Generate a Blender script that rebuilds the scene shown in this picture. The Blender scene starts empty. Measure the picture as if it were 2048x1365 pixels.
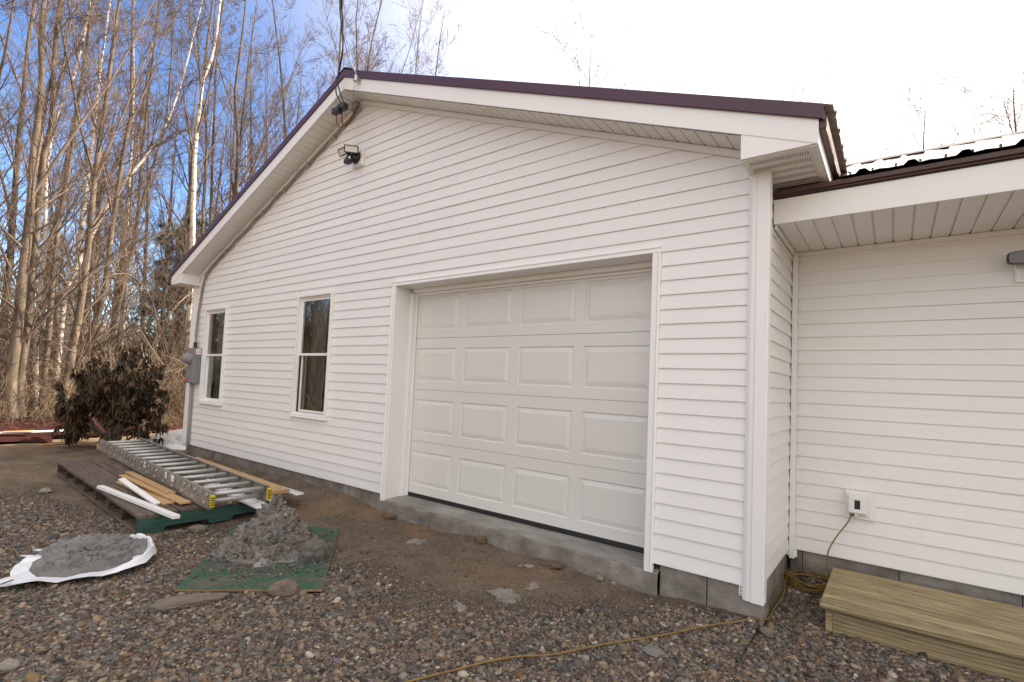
import bpy, bmesh, math, random
import numpy as np
from mathutils import Vector, Matrix
random.seed(7); np.random.seed(7)
C = bpy.context.scene.collection
PI = math.pi
S = bpy.context.scene
# ------------------------------------------------------------------ camera, sky, sun, exposure
cd = bpy.data.cameras.new('camera'); cam = bpy.data.objects.new('camera', cd); C.objects.link(cam); S.camera = cam
cd.sensor_width = 36; cd.lens = 1004.37 / 2048 * 36; cd.clip_start = 0.05; cd.clip_end = 3000
cd.shift_x = -(1050.49 - 1024) / 2048; cd.shift_y = (716.25 - 682.5) / 2048
yw, pt, rl = -0.6366, 0.0536, 0.0417
f = Vector((math.sin(yw) * math.cos(pt), math.cos(yw) * math.cos(pt), math.sin(pt)))
rt = Vector((math.cos(yw), -math.sin(yw), 0)); up = rt.cross(f)
R = math.cos(rl) * rt + math.sin(rl) * up; U = -math.sin(rl) * rt + math.cos(rl) * up
M = Matrix((R, U, -f)).transposed().to_4x4(); M.translation = Vector((0.6537, -3.3348, 1.1672)); cam.matrix_world = M
cd.dof.use_dof = True; cd.dof.focus_distance = 4.2; cd.dof.aperture_fstop = 7.1

SUN = Vector((0.66, 1.05, 1.0)).normalized()
EL = math.asin(SUN.z); AZ = math.atan2(SUN.x, SUN.y)
w = bpy.data.worlds.new('World'); S.world = w; w.use_nodes = True
nt = w.node_tree; N = nt.nodes; L = nt.links
bg = N['Background']; sky = N.new('ShaderNodeTexSky'); sky.sky_type = 'NISHITA'; sky.sun_disc = False
sky.sun_elevation = EL; sky.sun_rotation = AZ; sky.air_density = 1.0; sky.dust_density = 0.6; sky.ozone_density = 3.0; sky.altitude = 300
bg.inputs[1].default_value = 0.15
# high thin overcast: a clear blue gap to the left, white haze over the rest of the sky, brightest round the sun
tc = N.new('ShaderNodeTexCoord')
def lobe(direction, a, b, f0, f1):
    dp = N.new('ShaderNodeVectorMath'); dp.operation = 'DOT_PRODUCT'; L.new(tc.outputs['Generated'], dp.inputs[0]); dp.inputs[1].default_value = Vector(direction).normalized()
    mr = N.new('ShaderNodeMapRange'); mr.interpolation_type = 'SMOOTHSTEP'
    for k, v in zip((1, 2, 3, 4), (a, b, f0, f1)): mr.inputs[k].default_value = v
    L.new(dp.outputs['Value'], mr.inputs[0]); return mr.outputs[0]
def mixc(fac, a, b):
    mx = N.new('ShaderNodeMix'); mx.data_type = 'RGBA'; L.new(fac, mx.inputs[0]); L.new(a, mx.inputs[6]); mx.inputs[7].default_value = b; return mx.outputs[2]
s1 = N.new('ShaderNodeVectorMath'); s1.operation = 'SCALE'; s1.inputs['Scale'].default_value = 1 / 3.0; L.new(sky.outputs[0], s1.inputs[0])
g0 = N.new('ShaderNodeGamma'); g0.inputs[1].default_value = 1.42; L.new(s1.outputs[0], g0.inputs[0])
gm = N.new('ShaderNodeVectorMath'); gm.operation = 'SCALE'; gm.inputs['Scale'].default_value = 1.75; L.new(g0.outputs[0], gm.inputs[0])
c1 = mixc(lobe((-.97, .10, .22), .97, .02, 0.0, .9), gm.outputs[0], (3.1, 3.0, 2.95, 1))
c2 = mixc(lobe(SUN, .1, .95, 0, .9), c1, (4.3, 4.2, 4.2, 1))
L.new(c2, bg.inputs[0])
sd = bpy.data.lights.new('sun', 'SUN'); sd.energy = 3.3; sd.angle = math.radians(0.55); sd.color = (1.0, 0.90, 0.76)
so = bpy.data.objects.new('sun', sd); C.objects.link(so); so.rotation_euler = SUN.to_track_quat('Z', 'Y').to_euler(); so.location = (6, 10, 12)
S.view_settings.view_transform = 'Standard'; S.view_settings.look = 'None'; S.view_settings.gamma = 1
S.view_settings.exposure = 1.80
S.view_settings.use_white_balance = True; S.view_settings.white_balance_temperature = 6950; S.view_settings.white_balance_tint = 10
S.render.engine = 'CYCLES'
S.cycles.max_bounces = 8; S.cycles.diffuse_bounces = 4; S.cycles.use_denoising = True

# ------------------------------------------------------------------ helpers
def setp(o, label=None, cat=None, group=None, kind=None):
    if label: o['label'] = label
    if cat: o['category'] = cat
    if group: o['group'] = group
    if kind: o['kind'] = kind
    return o
def thing(name, label, cat, loc=(0, 0, 0), rz=0, group=None):
    o = bpy.data.objects.new(name, None); C.objects.link(o); o.empty_display_size = 0.1
    o.location = loc; o.rotation_euler = (0, 0, rz)
    return setp(o, label, cat, group)
class MB:
    def __init__(s): s.v = []; s.f = []
    def add(s, vs, fs):
        b = len(s.v); s.v += [tuple(p) for p in vs]; s.f += [tuple(b + i for i in q) for q in fs]; return s
    def box(s, x0, x1, y0, y1, z0, z1, M=None, b=0.0):
        if b > 0:
            vs = []
            for sx in (0, 1):
                for sy in (0, 1):
                    for sz in (0, 1):
                        X, Y, Z = (x0, x1)[sx], (y0, y1)[sy], (z0, z1)[sz]
                        dx, dy, dz = (b, -b)[sx], (b, -b)[sy], (b, -b)[sz]
                        vs += [(X, Y + dy, Z + dz), (X + dx, Y, Z + dz), (X + dx, Y + dy, Z)]
            def i(sx, sy, sz, k): return ((sx * 2 + sy) * 2 + sz) * 3 + k
            fs = []
            for a in (0, 1):
                q = [i(a, 0, 0, 0), i(a, 1, 0, 0), i(a, 1, 1, 0), i(a, 0, 1, 0)]; fs.append(q if a else q[::-1])
                q = [i(0, a, 0, 1), i(1, a, 0, 1), i(1, a, 1, 1), i(0, a, 1, 1)]; fs.append(q[::-1] if a else q)
                q = [i(0, 0, a, 2), i(1, 0, a, 2), i(1, 1, a, 2), i(0, 1, a, 2)]; fs.append(q if a else q[::-1])
            for a in (0, 1):
                for c in (0, 1):
                    fs.append((i(0, a, c, 1), i(1, a, c, 1), i(1, a, c, 2), i(0, a, c, 2)))
                    fs.append((i(a, 0, c, 0), i(a, 1, c, 0), i(a, 1, c, 2), i(a, 0, c, 2)))
                    fs.append((i(a, c, 0, 0), i(a, c, 1, 0), i(a, c, 1, 1), i(a, c, 0, 1)))
            for a in (0, 1):
                for c in (0, 1):
                    for e in (0, 1): fs.append((i(a, c, e, 0), i(a, c, e, 1), i(a, c, e, 2)))
        else:
            vs = [(x0, y0, z0), (x1, y0, z0), (x1, y1, z0), (x0, y1, z0), (x0, y0, z1), (x1, y0, z1), (x1, y1, z1), (x0, y1, z1)]
            fs = [(3, 2, 1, 0), (4, 5, 6, 7), (0, 1, 5, 4), (1, 2, 6, 5), (2, 3, 7, 6), (3, 0, 4, 7)]
        if M is not None: vs = [M @ Vector(p) for p in vs]
        return s.add(vs, fs)
    def prism(s, pts, vec):
        n = len(pts); v = Vector(vec); vs = [Vector(p) for p in pts] + [Vector(p) + v for p in pts]
        fs = [tuple(range(n))[::-1], tuple(range(n, 2 * n))] + [(i, (i + 1) % n, n + (i + 1) % n, n + i) for i in range(n)]
        return s.add(vs, fs)
    def strip(s, rows):                      # rows: list of equal-length vertex rows
        n = len(rows[0]); vs = [p for r in rows for p in r]
        fs = [(a * n + i, a * n + i + 1, (a + 1) * n + i + 1, (a + 1) * n + i) for a in range(len(rows) - 1) for i in range(n - 1)]
        return s.add(vs, fs)
    def tube(s, path, r, n=8, cap=True):
        P = [Vector(p) for p in path]; rr = r if isinstance(r, (list, tuple)) else [r] * len(P)
        ref = None; rows = []
        for i, p in enumerate(P):
            t = (P[min(i + 1, len(P) - 1)] - P[max(i - 1, 0)]).normalized()
            if ref is None: ref = t.orthogonal().normalized()
            ref = (ref - t * ref.dot(t)); ref = ref.normalized() if ref.length > 1e-6 else t.orthogonal().normalized()
            b = t.cross(ref)
            rows.append([p + (ref * math.cos(2 * PI * k / n) + b * math.sin(2 * PI * k / n)) * rr[i] for k in range(n)])
        vs = [q for row in rows for q in row]
        fs = [(a * n + k, a * n + (k + 1) % n, (a + 1) * n + (k + 1) % n, (a + 1) * n + k) for a in range(len(P) - 1) for k in range(n)]
        if cap: fs += [tuple(range(n))[::-1], tuple(range((len(P) - 1) * n, len(P) * n))]
        return s.add(vs, fs)
    def mesh(s, name, m, smooth=False, fix=True):
        me = bpy.data.meshes.new(name); me.from_pydata(s.v, [], s.f); me.materials.append(m)
        if fix:
            bm = bmesh.new(); bm.from_mesh(me); bmesh.ops.recalc_face_normals(bm, faces=bm.faces); bm.to_mesh(me); bm.free()
        if smooth: me.polygons.foreach_set('use_smooth', [True] * len(me.polygons))
        return me
    def build(s, name, m, parent=None, smooth=False, label=None, cat=None, group=None, kind=None, fix=True):
        o = bpy.data.objects.new(name, s.mesh(name, m, smooth, fix)); C.objects.link(o)
        if parent: o.parent = parent
        return setp(o, label, cat, group, kind)
def np_mesh(name, v, quads=None, tris=None, m=None, smooth=True):
    me = bpy.data.meshes.new(name); v = np.asarray(v, np.float32)
    nq = 0 if quads is None else len(quads); ntri = 0 if tris is None else len(tris)
    me.vertices.add(len(v)); me.vertices.foreach_set('co', v.ravel())
    idx = np.concatenate(([] if quads is None else [np.asarray(quads).ravel()]) + ([] if tris is None else [np.asarray(tris).ravel()])).astype(np.int32)
    me.loops.add(len(idx)); me.loops.foreach_set('vertex_index', idx)
    st = np.concatenate([np.arange(nq) * 4, nq * 4 + np.arange(ntri) * 3]).astype(np.int32)
    tot = np.concatenate([np.full(nq, 4), np.full(ntri, 3)]).astype(np.int32)
    me.polygons.add(nq + ntri); me.polygons.foreach_set('loop_start', st); me.polygons.foreach_set('loop_total', tot)
    me.polygons.foreach_set('use_smooth', np.full(nq + ntri, smooth)); me.update(calc_edges=True); me.validate()
    if m: me.materials.append(m)
    return me
def link(name, me, parent=None, **k):
    o = bpy.data.objects.new(name, me); C.objects.link(o)
    if parent: o.parent = parent
    return setp(o, **k)
def smooth01(x, a, b):
    t = np.clip((x - a) / (b - a), 0, 1); return t * t * (3 - 2 * t)
def _h(ix, iy, iz, s):
    n = (ix.astype(np.int64) * 374761393 + iy.astype(np.int64) * 668265263 + iz.astype(np.int64) * 2147483647 + s * 974634777) & 0x7fffffff
    n = ((n ^ (n >> 13)) * 1274126177) & 0x7fffffff
    return ((n ^ (n >> 16)) & 0xffff) / 65535.0
def vn(x, y, z=None, s=0):                   # value noise in 0..1
    x = np.asarray(x, float); y = np.asarray(y, float); z = np.zeros_like(x) if z is None else np.asarray(z, float)
    ix, iy, iz = np.floor(x), np.floor(y), np.floor(z); fx, fy, fz = x - ix, y - iy, z - iz
    fx, fy, fz = [t * t * (3 - 2 * t) for t in (fx, fy, fz)]; r = 0
    for a in (0, 1):
        for b in (0, 1):
            for c in (0, 1):
                r = r + _h(ix + a, iy + b, iz + c, s) * (fx if a else 1 - fx) * (fy if b else 1 - fy) * (fz if c else 1 - fz)
    return r
def fbm(x, y, z=None, s=0, o=4):
    r = 0; a = 0.5; k = 1.0
    for i in range(o):
        r = r + a * vn(x * k, y * k, None if z is None else z * k, s + i); a *= 0.5; k *= 2.03
    return r / (1 - 0.5 ** o)

# ------------------------------------------------------------------ materials
def newmat(name):
    m = bpy.data.materials.new(name); m.use_nodes = True; t = m.node_tree
    return m, t, t.nodes, t.links, t.nodes['Principled BSDF']
def ramp(N, pts):
    r = N.new('ShaderNodeValToRGB'); e = r.color_ramp.elements
    while len(e) > 1: e.remove(e[-1])
    for i, (p, c) in enumerate(pts):
        k = e[0] if i == 0 else e.new(p)
        k.position = p; k.color = (*c, 1)
    return r
def pm(name, cols, scale=8, rough=0.6, bump=0.0, bscale=60, stretch=(1, 1, 1), metal=0.0, det=6, bstretch=None, rvar=0.0, spec=0.5, bdist=0.01, per_obj=0.0, two=None):
    """noise-driven colour between cols, with a separate fine bump"""
    m, t, N, L, B = newmat(name)
    tc = N.new('ShaderNodeTexCoord'); mp = N.new('ShaderNodeMapping'); mp.inputs['Scale'].default_value = stretch
    L.new(tc.outputs['Object'], mp.inputs[0])
    nz = N.new('ShaderNodeTexNoise'); nz.inputs['Scale'].default_value = scale; nz.inputs['Detail'].default_value = det; nz.inputs['Roughness'].default_value = 0.6
    src = mp.outputs[0]
    if per_obj > 0:
        oi = N.new('ShaderNodeObjectInfo'); ad = N.new('ShaderNodeVectorMath'); ad.operation = 'ADD'; sc = N.new('ShaderNodeMath'); sc.operation = 'MULTIPLY'; sc.inputs[1].default_value = 50
        L.new(oi.outputs['Random'], sc.inputs[0]); L.new(mp.outputs[0], ad.inputs[0]); L.new(sc.outputs[0], ad.inputs[1]); src = ad.outputs[0]
    L.new(src, nz.inputs['Vector'])
    n = len(cols); r = ramp(N, [(0.3 + 0.4 * i / max(n - 1, 1), c) for i, c in enumerate(cols)])
    L.new(nz.outputs[0], r.inputs[0]); col = r.outputs[0]
    if per_obj > 0:
        hs = N.new('ShaderNodeHueSaturation'); mr = N.new('ShaderNodeMapRange'); mr.inputs[3].default_value = 1 - per_obj; mr.inputs[4].default_value = 1 + per_obj
        L.new(oi.outputs['Random'], mr.inputs[0]); L.new(mr.outputs[0], hs.inputs['Value']); L.new(col, hs.inputs['Color']); col = hs.outputs[0]
    L.new(col, B.inputs['Base Color'])
    B.inputs['Roughness'].default_value = rough; B.inputs['Metallic'].default_value = metal
    B.inputs['Specular IOR Level'].default_value = spec
    if name == 'roof_metal': B.inputs['Coat Weight'].default_value = 1.0; B.inputs['Coat Roughness'].default_value = .12
    if rvar > 0:
        mr = N.new('ShaderNodeMapRange'); mr.inputs[3].default_value = rough - rvar; mr.inputs[4].default_value = rough + rvar
        L.new(nz.outputs[0], mr.inputs[0]); L.new(mr.outputs[0], B.inputs['Roughness'])
    if bump > 0:
        mp2 = N.new('ShaderNodeMapping'); mp2.inputs['Scale'].default_value = bstretch or stretch; L.new(tc.outputs['Object'], mp2.inputs[0])
        n2 = N.new('ShaderNodeTexNoise'); n2.inputs['Scale'].default_value = bscale; n2.inputs['Detail'].default_value = 5; L.new(mp2.outputs[0], n2.inputs['Vector'])
        b = N.new('ShaderNodeBump'); b.inputs['Strength'].default_value = bump; b.inputs['Distance'].default_value = bdist
        L.new(n2.outputs[0], b.inputs['Height']); L.new(b.outputs[0], B.inputs['Normal'])
    return m
def wood(name, light, dark, axis='x', rough=0.6, ring=14, per_obj=0.12, knots=True):
    m, t, N, L, B = newmat(name)
    tc = N.new('ShaderNodeTexCoord'); mp = N.new('ShaderNodeMapping'); sc = {'x': (0.55, 8, 8), 'y': (8, 0.55, 8)}[axis]; mp.inputs['Scale'].default_value = sc
    oi = N.new('ShaderNodeObjectInfo'); k = N.new('ShaderNodeMath'); k.operation = 'MULTIPLY'; k.inputs[1].default_value = 37
    L.new(oi.outputs['Random'], k.inputs[0]); ad = N.new('ShaderNodeVectorMath'); ad.operation = 'ADD'; L.new(tc.outputs['Object'], ad.inputs[0]); L.new(k.outputs[0], ad.inputs[1])
    L.new(ad.outputs[0], mp.inputs[0])
    wv = N.new('ShaderNodeTexNoise'); wv.inputs['Scale'].default_value = 1.0; wv.inputs['Detail'].default_value = 2; wv.inputs['Distortion'].default_value = 0.6; L.new(mp.outputs[0], wv.inputs['Vector'])
    mu = N.new('ShaderNodeMath'); mu.operation = 'MULTIPLY'; mu.inputs[1].default_value = ring; L.new(wv.outputs[0], mu.inputs[0])
    fr = N.new('ShaderNodeMath'); fr.operation = 'PINGPONG'; fr.inputs[1].default_value = 0.5; L.new(mu.outputs[0], fr.inputs[0])
    fi = N.new('ShaderNodeTexNoise'); fi.inputs['Scale'].default_value = 16; fi.inputs['Detail'].default_value = 6; L.new(mp.outputs[0], fi.inputs['Vector'])
    ad2 = N.new('ShaderNodeMath'); ad2.operation = 'MULTIPLY_ADD'; ad2.inputs[1].default_value = 1.0; L.new(fr.outputs[0], ad2.inputs[0]); 
    s2 = N.new('ShaderNodeMath'); s2.operation = 'MULTIPLY_ADD'; s2.inputs[1].default_value = .8; s2.inputs[2].default_value = -0.2; L.new(fi.outputs[0], s2.inputs[0]); L.new(s2.outputs[0], ad2.inputs[2])
    r = ramp(N, [(0.15, light), (0.85, dark)]); L.new(ad2.outputs[0], r.inputs[0]); col = r.outputs[0]
    if knots:
        vo = N.new('ShaderNodeTexVoronoi'); vo.inputs['Scale'].default_value = 1.0
        mk = N.new('ShaderNodeMapping'); mk.inputs['Scale'].default_value = {'x': (2.2, 7, 5), 'y': (7, 2.2, 5)}[axis]; L.new(ad.outputs[0], mk.inputs[0]); L.new(mk.outputs[0], vo.inputs['Vector'])
        kr = N.new('ShaderNodeMapRange'); kr.inputs[1].default_value = 0.04; kr.inputs[2].default_value = 0.10; kr.inputs[3].default_value = 0.75; kr.inputs[4].default_value = 0; L.new(vo.outputs['Distance'], kr.inputs[0])
        mx = N.new('ShaderNodeMix'); mx.data_type = 'RGBA'; L.new(kr.outputs[0], mx.inputs[0]); L.new(col, mx.inputs[6]); mx.inputs[7].default_value = (dark[0] * .35, dark[1] * .28, dark[2] * .25, 1); col = mx.outputs[2]
    hs = N.new('ShaderNodeHueSaturation'); mr = N.new('ShaderNodeMapRange'); mr.inputs[3].default_value = 1 - per_obj; mr.inputs[4].default_value = 1 + per_obj
    L.new(oi.outputs['Random'], mr.inputs[0]); L.new(mr.outputs[0], hs.inputs['Value']); L.new(col, hs.inputs['Color']); L.new(hs.outputs[0], B.inputs['Base Color'])
    B.inputs['Roughness'].default_value = rough; B.inputs['Specular IOR Level'].default_value = 0.3
    b = N.new('ShaderNodeBump'); b.inputs['Strength'].default_value = 0.25; b.inputs['Distance'].default_value = 0.002; L.new(ad2.outputs[0], b.inputs['Height']); L.new(b.outputs[0], B.inputs['Normal'])
    return m

M_side = pm('white_vinyl_siding', [(.78, .772, .76), (.82, .812, .80)], 1.3, 0.42, 0.22, 40, (0.25, 1, 1), bstretch=(0.6, 8, 8), rvar=.05, bdist=0.002, per_obj=0.012)
M_trim = pm('white_vinyl_trim', [(.80, .792, .78), (.83, .823, .812)], 2, 0.38, 0.08, 30, bdist=.002)
M_soff = pm('white_vinyl_soffit', [(.75, .735, .71), (.79, .775, .75)], 2, 0.5, 0.06, 60, bdist=.002)
M_door = pm('pale_steel_door', [(.67, .66, .63), (.70, .69, .66)], 1.5, 0.29, 0.35, 55, (0.35, 1, 1), bstretch=(0.35, 6, 6), rvar=.04, bdist=.0012)
M_conc = pm('grey_concrete', [(.12, .105, .09), (.21, .19, .165), (.30, .275, .24)], 5, 0.88, 1.0, 28, bdist=.01, rvar=.05)
M_ledge = pm('fresh_concrete', [(.15, .14, .125), (.24, .228, .205), (.34, .325, .30)], 4.5, 0.8, 0.9, 22, (0.5, 1, 1.6), bdist=.008, rvar=.08)
M_maroon = pm('maroon_metal', [(.060, .022, .042), (.075, .028, .05)], 3, 0.42, 0.05, 20, metal=0.0, rvar=.06)
M_brown = pm('brown_metal', [(.065, .028, .022), (.08, .035, .028)], 3, 0.4, 0.05, 20)
M_roof = pm('roof_metal', [(.10, .045, .05), (.12, .055, .06)], 3, 0.24, 0.1, 6, metal=0.35, rvar=.05, spec=1.0, bdist=.004)
M_roofu = pm('roof_metal_underside', [(.50, .47, .42), (.56, .53, .48)], 3, 0.5, 0.05, 20)
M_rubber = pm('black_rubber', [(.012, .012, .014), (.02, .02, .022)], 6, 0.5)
M_black = pm('black_plastic', [(.012, .012, .014), (.018, .018, .02)], 6, 0.35)
M_dark = pm('dark_inside', [(.02, .018, .016), (.03, .027, .022)], 1.0, 0.8)
M_grey = pm('grey_enamel', [(.20, .205, .21), (.25, .25, .255)], 5, 0.5, 0.05, 40)
M_pvc = pm('grey_conduit', [(.26, .26, .265), (.31, .31, .31)], 5, 0.5)
M_cable = pm('grey_cable', [(.20, .19, .18), (.28, .27, .25)], 8, 0.6)
M_lens = pm('lamp_lens', [(.62, .60, .56), (.72, .70, .66)], 20, 0.15, 0.2, 200)
M_lensg = pm('grey_lamp_lens', [(.16, .15, .15), (.20, .19, .19)], 6, 0.3)
M_label = pm('white_label', [(.75, .75, .75), (.8, .8, .8)], 4, 0.5)
M_red = pm('red_label', [(.55, .04, .07), (.6, .06, .09)], 4, 0.5)
M_redw = pm('red_wire', [(.28, .02, .015), (.35, .03, .02)], 4, 0.5)
M_steel = pm('galvanised_steel', [(.40, .40, .40), (.52, .52, .52)], 12, 0.35, metal=1.0)
M_alu = pm('weathered_aluminium', [(.27, .24, .21), (.38, .345, .30)], 9, 0.45, 0.15, 50, (0.3, 1, 1), metal=0.45, rvar=.08)
M_rung = pm('rung_aluminium', [(.40, .40, .385), (.52, .52, .50)], 14, 0.48, 0.35, 90, metal=0.45, bdist=.001, rvar=.08)
M_yellow = pm('yellow_plastic', [(.50, .36, .02), (.60, .44, .03)], 12, 0.5)
M_treated = wood('treated_pine', (.37, .30, .17), (.155, .112, .055), 'x', 0.55, ring=12, per_obj=.3)
M_pine = wood('fresh_pine', (.50, .34, .18), (.34, .20, .09), 'x', 0.6, per_obj=.1)
M_pal = wood('weathered_board', (.155, .12, .095), (.055, .042, .034), 'x', 0.8, ring=10, per_obj=.25)
M_palg = pm('green_painted_wood', [(.012, .04, .035), (.02, .075, .06), (.03, .10, .08)], 6, 0.6, 0.5, 30, (1, 1, 6))
M_palu = wood('old_stringer', (.10, .075, .06), (.04, .03, .025), 'y', 0.85, ring=8, per_obj=.2, knots=False)
M_cord = pm('yellow_brown_cord', [(.15, .09, .02), (.24, .15, .035)], 25, 0.55, 0.2, 200)
M_snow = pm('old_snow', [(.55, .53, .50), (.72, .71, .70), (.80, .80, .80)], 3.5, 0.6, 0.5, 14, bdist=.03)
M_bag = pm('white_plastic_sack', [(.66, .69, .74), (.74, .76, .80)], 3, 0.4, 0.5, 12, bdist=.02)
M_blue = pm('blue_print', [(.03, .08, .30), (.05, .10, .34)], 9, 0.4)
M_ink = pm('black_print', [(.02, .02, .02), (.03, .03, .03)], 9, 0.4)
M_clump = pm('hardened_concrete', [(.10, .098, .097), (.16, .156, .153), (.22, .216, .21)], 7, 0.9, .8, 60, bdist=.012)
M_mound = pm('crumbling_concrete', [(.10, .097, .095), (.17, .166, .163), (.17, .138, .11), (.26, .256, .252)], 4.5, 0.92, .8, 55, bdist=.012)
M_spill = pm('cement_splash', [(.15, .135, .115), (.22, .205, .185), (.27, .26, .245)], 7, 0.9, 0.8, 70, bdist=.005)
M_slab = pm('weathered_slab', [(.14, .11, .085), (.24, .19, .14), (.30, .26, .21)], 7, 0.9, 0.9, 30, (0.5, 2, 2), bdist=.01)
M_rock = pm('field_stone', [(.16, .13, .11), (.28, .25, .21), (.38, .34, .29)], 14, 0.85, 0.7, 60, per_obj=.3)
M_clod = pm('sand_clod', [(.15, .10, .06), (.24, .16, .10)], 12, 0.95, 0.9, 50)
M_bark = pm('grey_brown_bark', [(.055, .04, .03), (.125, .095, .07), (.25, .19, .145)], 6, 0.9, 0.8, 16, (1, 1, .25), per_obj=.15, bdist=.02)
M_twig = pm('twig_bark', [(.09, .062, .047), (.20, .145, .112)], 3, 0.8, per_obj=.15)
M_pinebark = pm('pine_bark', [(.07, .05, .04), (.13, .10, .08)], 6, 0.9, 0.8, 16, (1, 1, .25))
M_needle = pm('pine_needles', [(.018, .035, .010), (.045, .075, .022), (.085, .11, .035)], 1.2, 0.6, per_obj=.15)
M_rleaf = pm('rhododendron_leaf', [(.016, .014, .005), (.045, .028, .010), (.12, .05, .015)], 3, 0.5, spec=.35)
M_rstem = pm('rhododendron_stem', [(.10, .07, .05), (.20, .15, .11)], 12, 0.8)
M_brush = pm('dry_brush', [(.075, .052, .035), (.18, .125, .08), (.33, .25, .165)], 1.5, 0.85)
M_brushd = pm('dark_brush', [(.10, .063, .038), (.22, .145, .088)], 1.5, 0.85)
M_litter = pm('dry_leaf', [(.20, .09, .035), (.36, .17, .065), (.48, .28, .13)], 9, 0.8)
M_orange = pm('orange_plastic', [(.60, .17, .02), (.66, .22, .04)], 5, 0.5)
M_house = pm('far_clapboard', [(.55, .55, .54), (.62, .62, .61)], 2, 0.7)
M_froof = pm('far_shingles', [(.20, .18, .17), (.28, .26, .24)], 6, 0.9)
def birch_mat():
    m, t, N, L, B = newmat('birch_bark'); tc = N.new('ShaderNodeTexCoord')
    mp = N.new('ShaderNodeMapping'); mp.inputs['Scale'].default_value = (2, 2, 9); L.new(tc.outputs['Object'], mp.inputs[0])
    nz = N.new('ShaderNodeTexNoise'); nz.inputs['Scale'].default_value = 1.3; nz.inputs['Detail'].default_value = 5; L.new(mp.outputs[0], nz.inputs['Vector'])
    r = ramp(N, [(0.36, (.10, .07, .06)), (0.44, (.55, .47, .40)), (0.6, (.72, .65, .58))]); L.new(nz.outputs[0], r.inputs[0]); L.new(r.outputs[0], B.inputs['Base Color']); B.inputs['Roughness'].default_value = .7
    return m
M_birch = birch_mat()
def glass_mat():
    m, t, N, L, B = newmat('window_glass'); B.inputs['Base Color'].default_value = (.9, .93, .92, 1); B.inputs['Roughness'].default_value = .02
    B.inputs['Transmission Weight'].default_value = 1.0; B.inputs['IOR'].default_value = 1.6
    return m
M_glass = glass_mat()
M_curt = pm('pale_curtain', [(.10, .11, .095), (.17, .18, .155)], 5, 0.9, 0.4, 10, (6, 6, .3))
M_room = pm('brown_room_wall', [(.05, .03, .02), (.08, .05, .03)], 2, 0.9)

# ------------------------------------------------------------------ ground
def gravel_mask(x, y):
    xb = np.array([-14, -9.2, -7.4, -6.8, -6.0, -4.8, -4.14, -2.76, -2.08, -1.56, -1.27, -.94, -.59, -.24, .0, .06, 3])
    yb = np.array([-3.2, -2.6, -2.3, -2.1, -1.75, -1.65, -1.27, -1.15, -1.12, -1.0, -.62, -.30, -.12, .02, .06, 1.4, 1.4])
    b = np.interp(x, xb, yb); n = (fbm(x * 1.7, y * 1.7, s=5, o=4) - .5) * 1.1
    sharp = np.where(x > -.6, .10, .32)
    left = smooth01(x, -8.5, -6.2)
    return np.clip(smooth01((b - y) / sharp + n * np.where(x > -.6, .5, 2.2), -1.0, 1.1) * (0.15 + 0.85 * left), 0, 1)
def gh(x, y):
    x = np.asarray(x, float); y = np.asarray(y, float)
    dw = np.where(x < 0, np.maximum(-y, 0), np.maximum(1.07 - y, 0)) + np.maximum(-8.6 - x, 0)
    wr = np.interp(x, [-9, -8.5, -5.1, -4.2, -3.7, -3.4, -2.9, -2.6, -2.3, -1.9, -1.7, -1.45, -1.3, -1.0, -.62, -.3, 0, 3], [.07, .07, .13, .12, .08, .045, .03, .045, .075, .03, .04, .07, .03, .045, .03, .04, .06, .05])
    h = -.225 + wr * np.exp(-dw / .35)
    near = smooth01(-x, -4, 6)
    h = h + (fbm(x * 1.1, y * 1.1, s=11, o=3) - .5) * .035 + (fbm(x * 7, y * 7, s=21, o=4) - .5) * .038 * (1 - .6 * gravel_mask(x, y))
    far = smooth01(np.hypot(x, y), 14, 40)
    h = h + far * ((fbm(x * .05, y * .05, s=31, o=3) - .5) * 2.0)
    return h
def g1(x, y): return float(gh(np.array([x]), np.array([y]))[0])
def axis(segs):
    out = [segs[0][0]]
    for a, b, st in segs:
        n = max(1, int(round((b - a) / st))); out += list(a + (b - a) * (np.arange(1, n + 1) / n))
    return np.array(out)
xs = axis([(-900, -200, 100), (-200, -60, 20), (-60, -24, 2), (-24, -10, .25), (-10, -6, .08), (-6, 2, .035), (2, 6, .3), (6, 60, 6), (60, 900, 120)])
ys = axis([(-900, -60, 120), (-60, -8, 4), (-8, -4, .3), (-4, 1.3, .035), (1.3, 8, .3), (8, 60, 3), (60, 900, 120)])
X, Y = np.meshgrid(xs, ys); Z = gh(X.ravel(), Y.ravel()); nx, ny = len(xs), len(ys)
gv = np.stack([X.ravel(), Y.ravel(), Z], 1)
ii = (np.arange(ny - 1)[:, None] * nx + np.arange(nx - 1)[None]).ravel()
gq = np.stack([ii, ii + 1, ii + nx + 1, ii + nx], 1)
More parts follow.
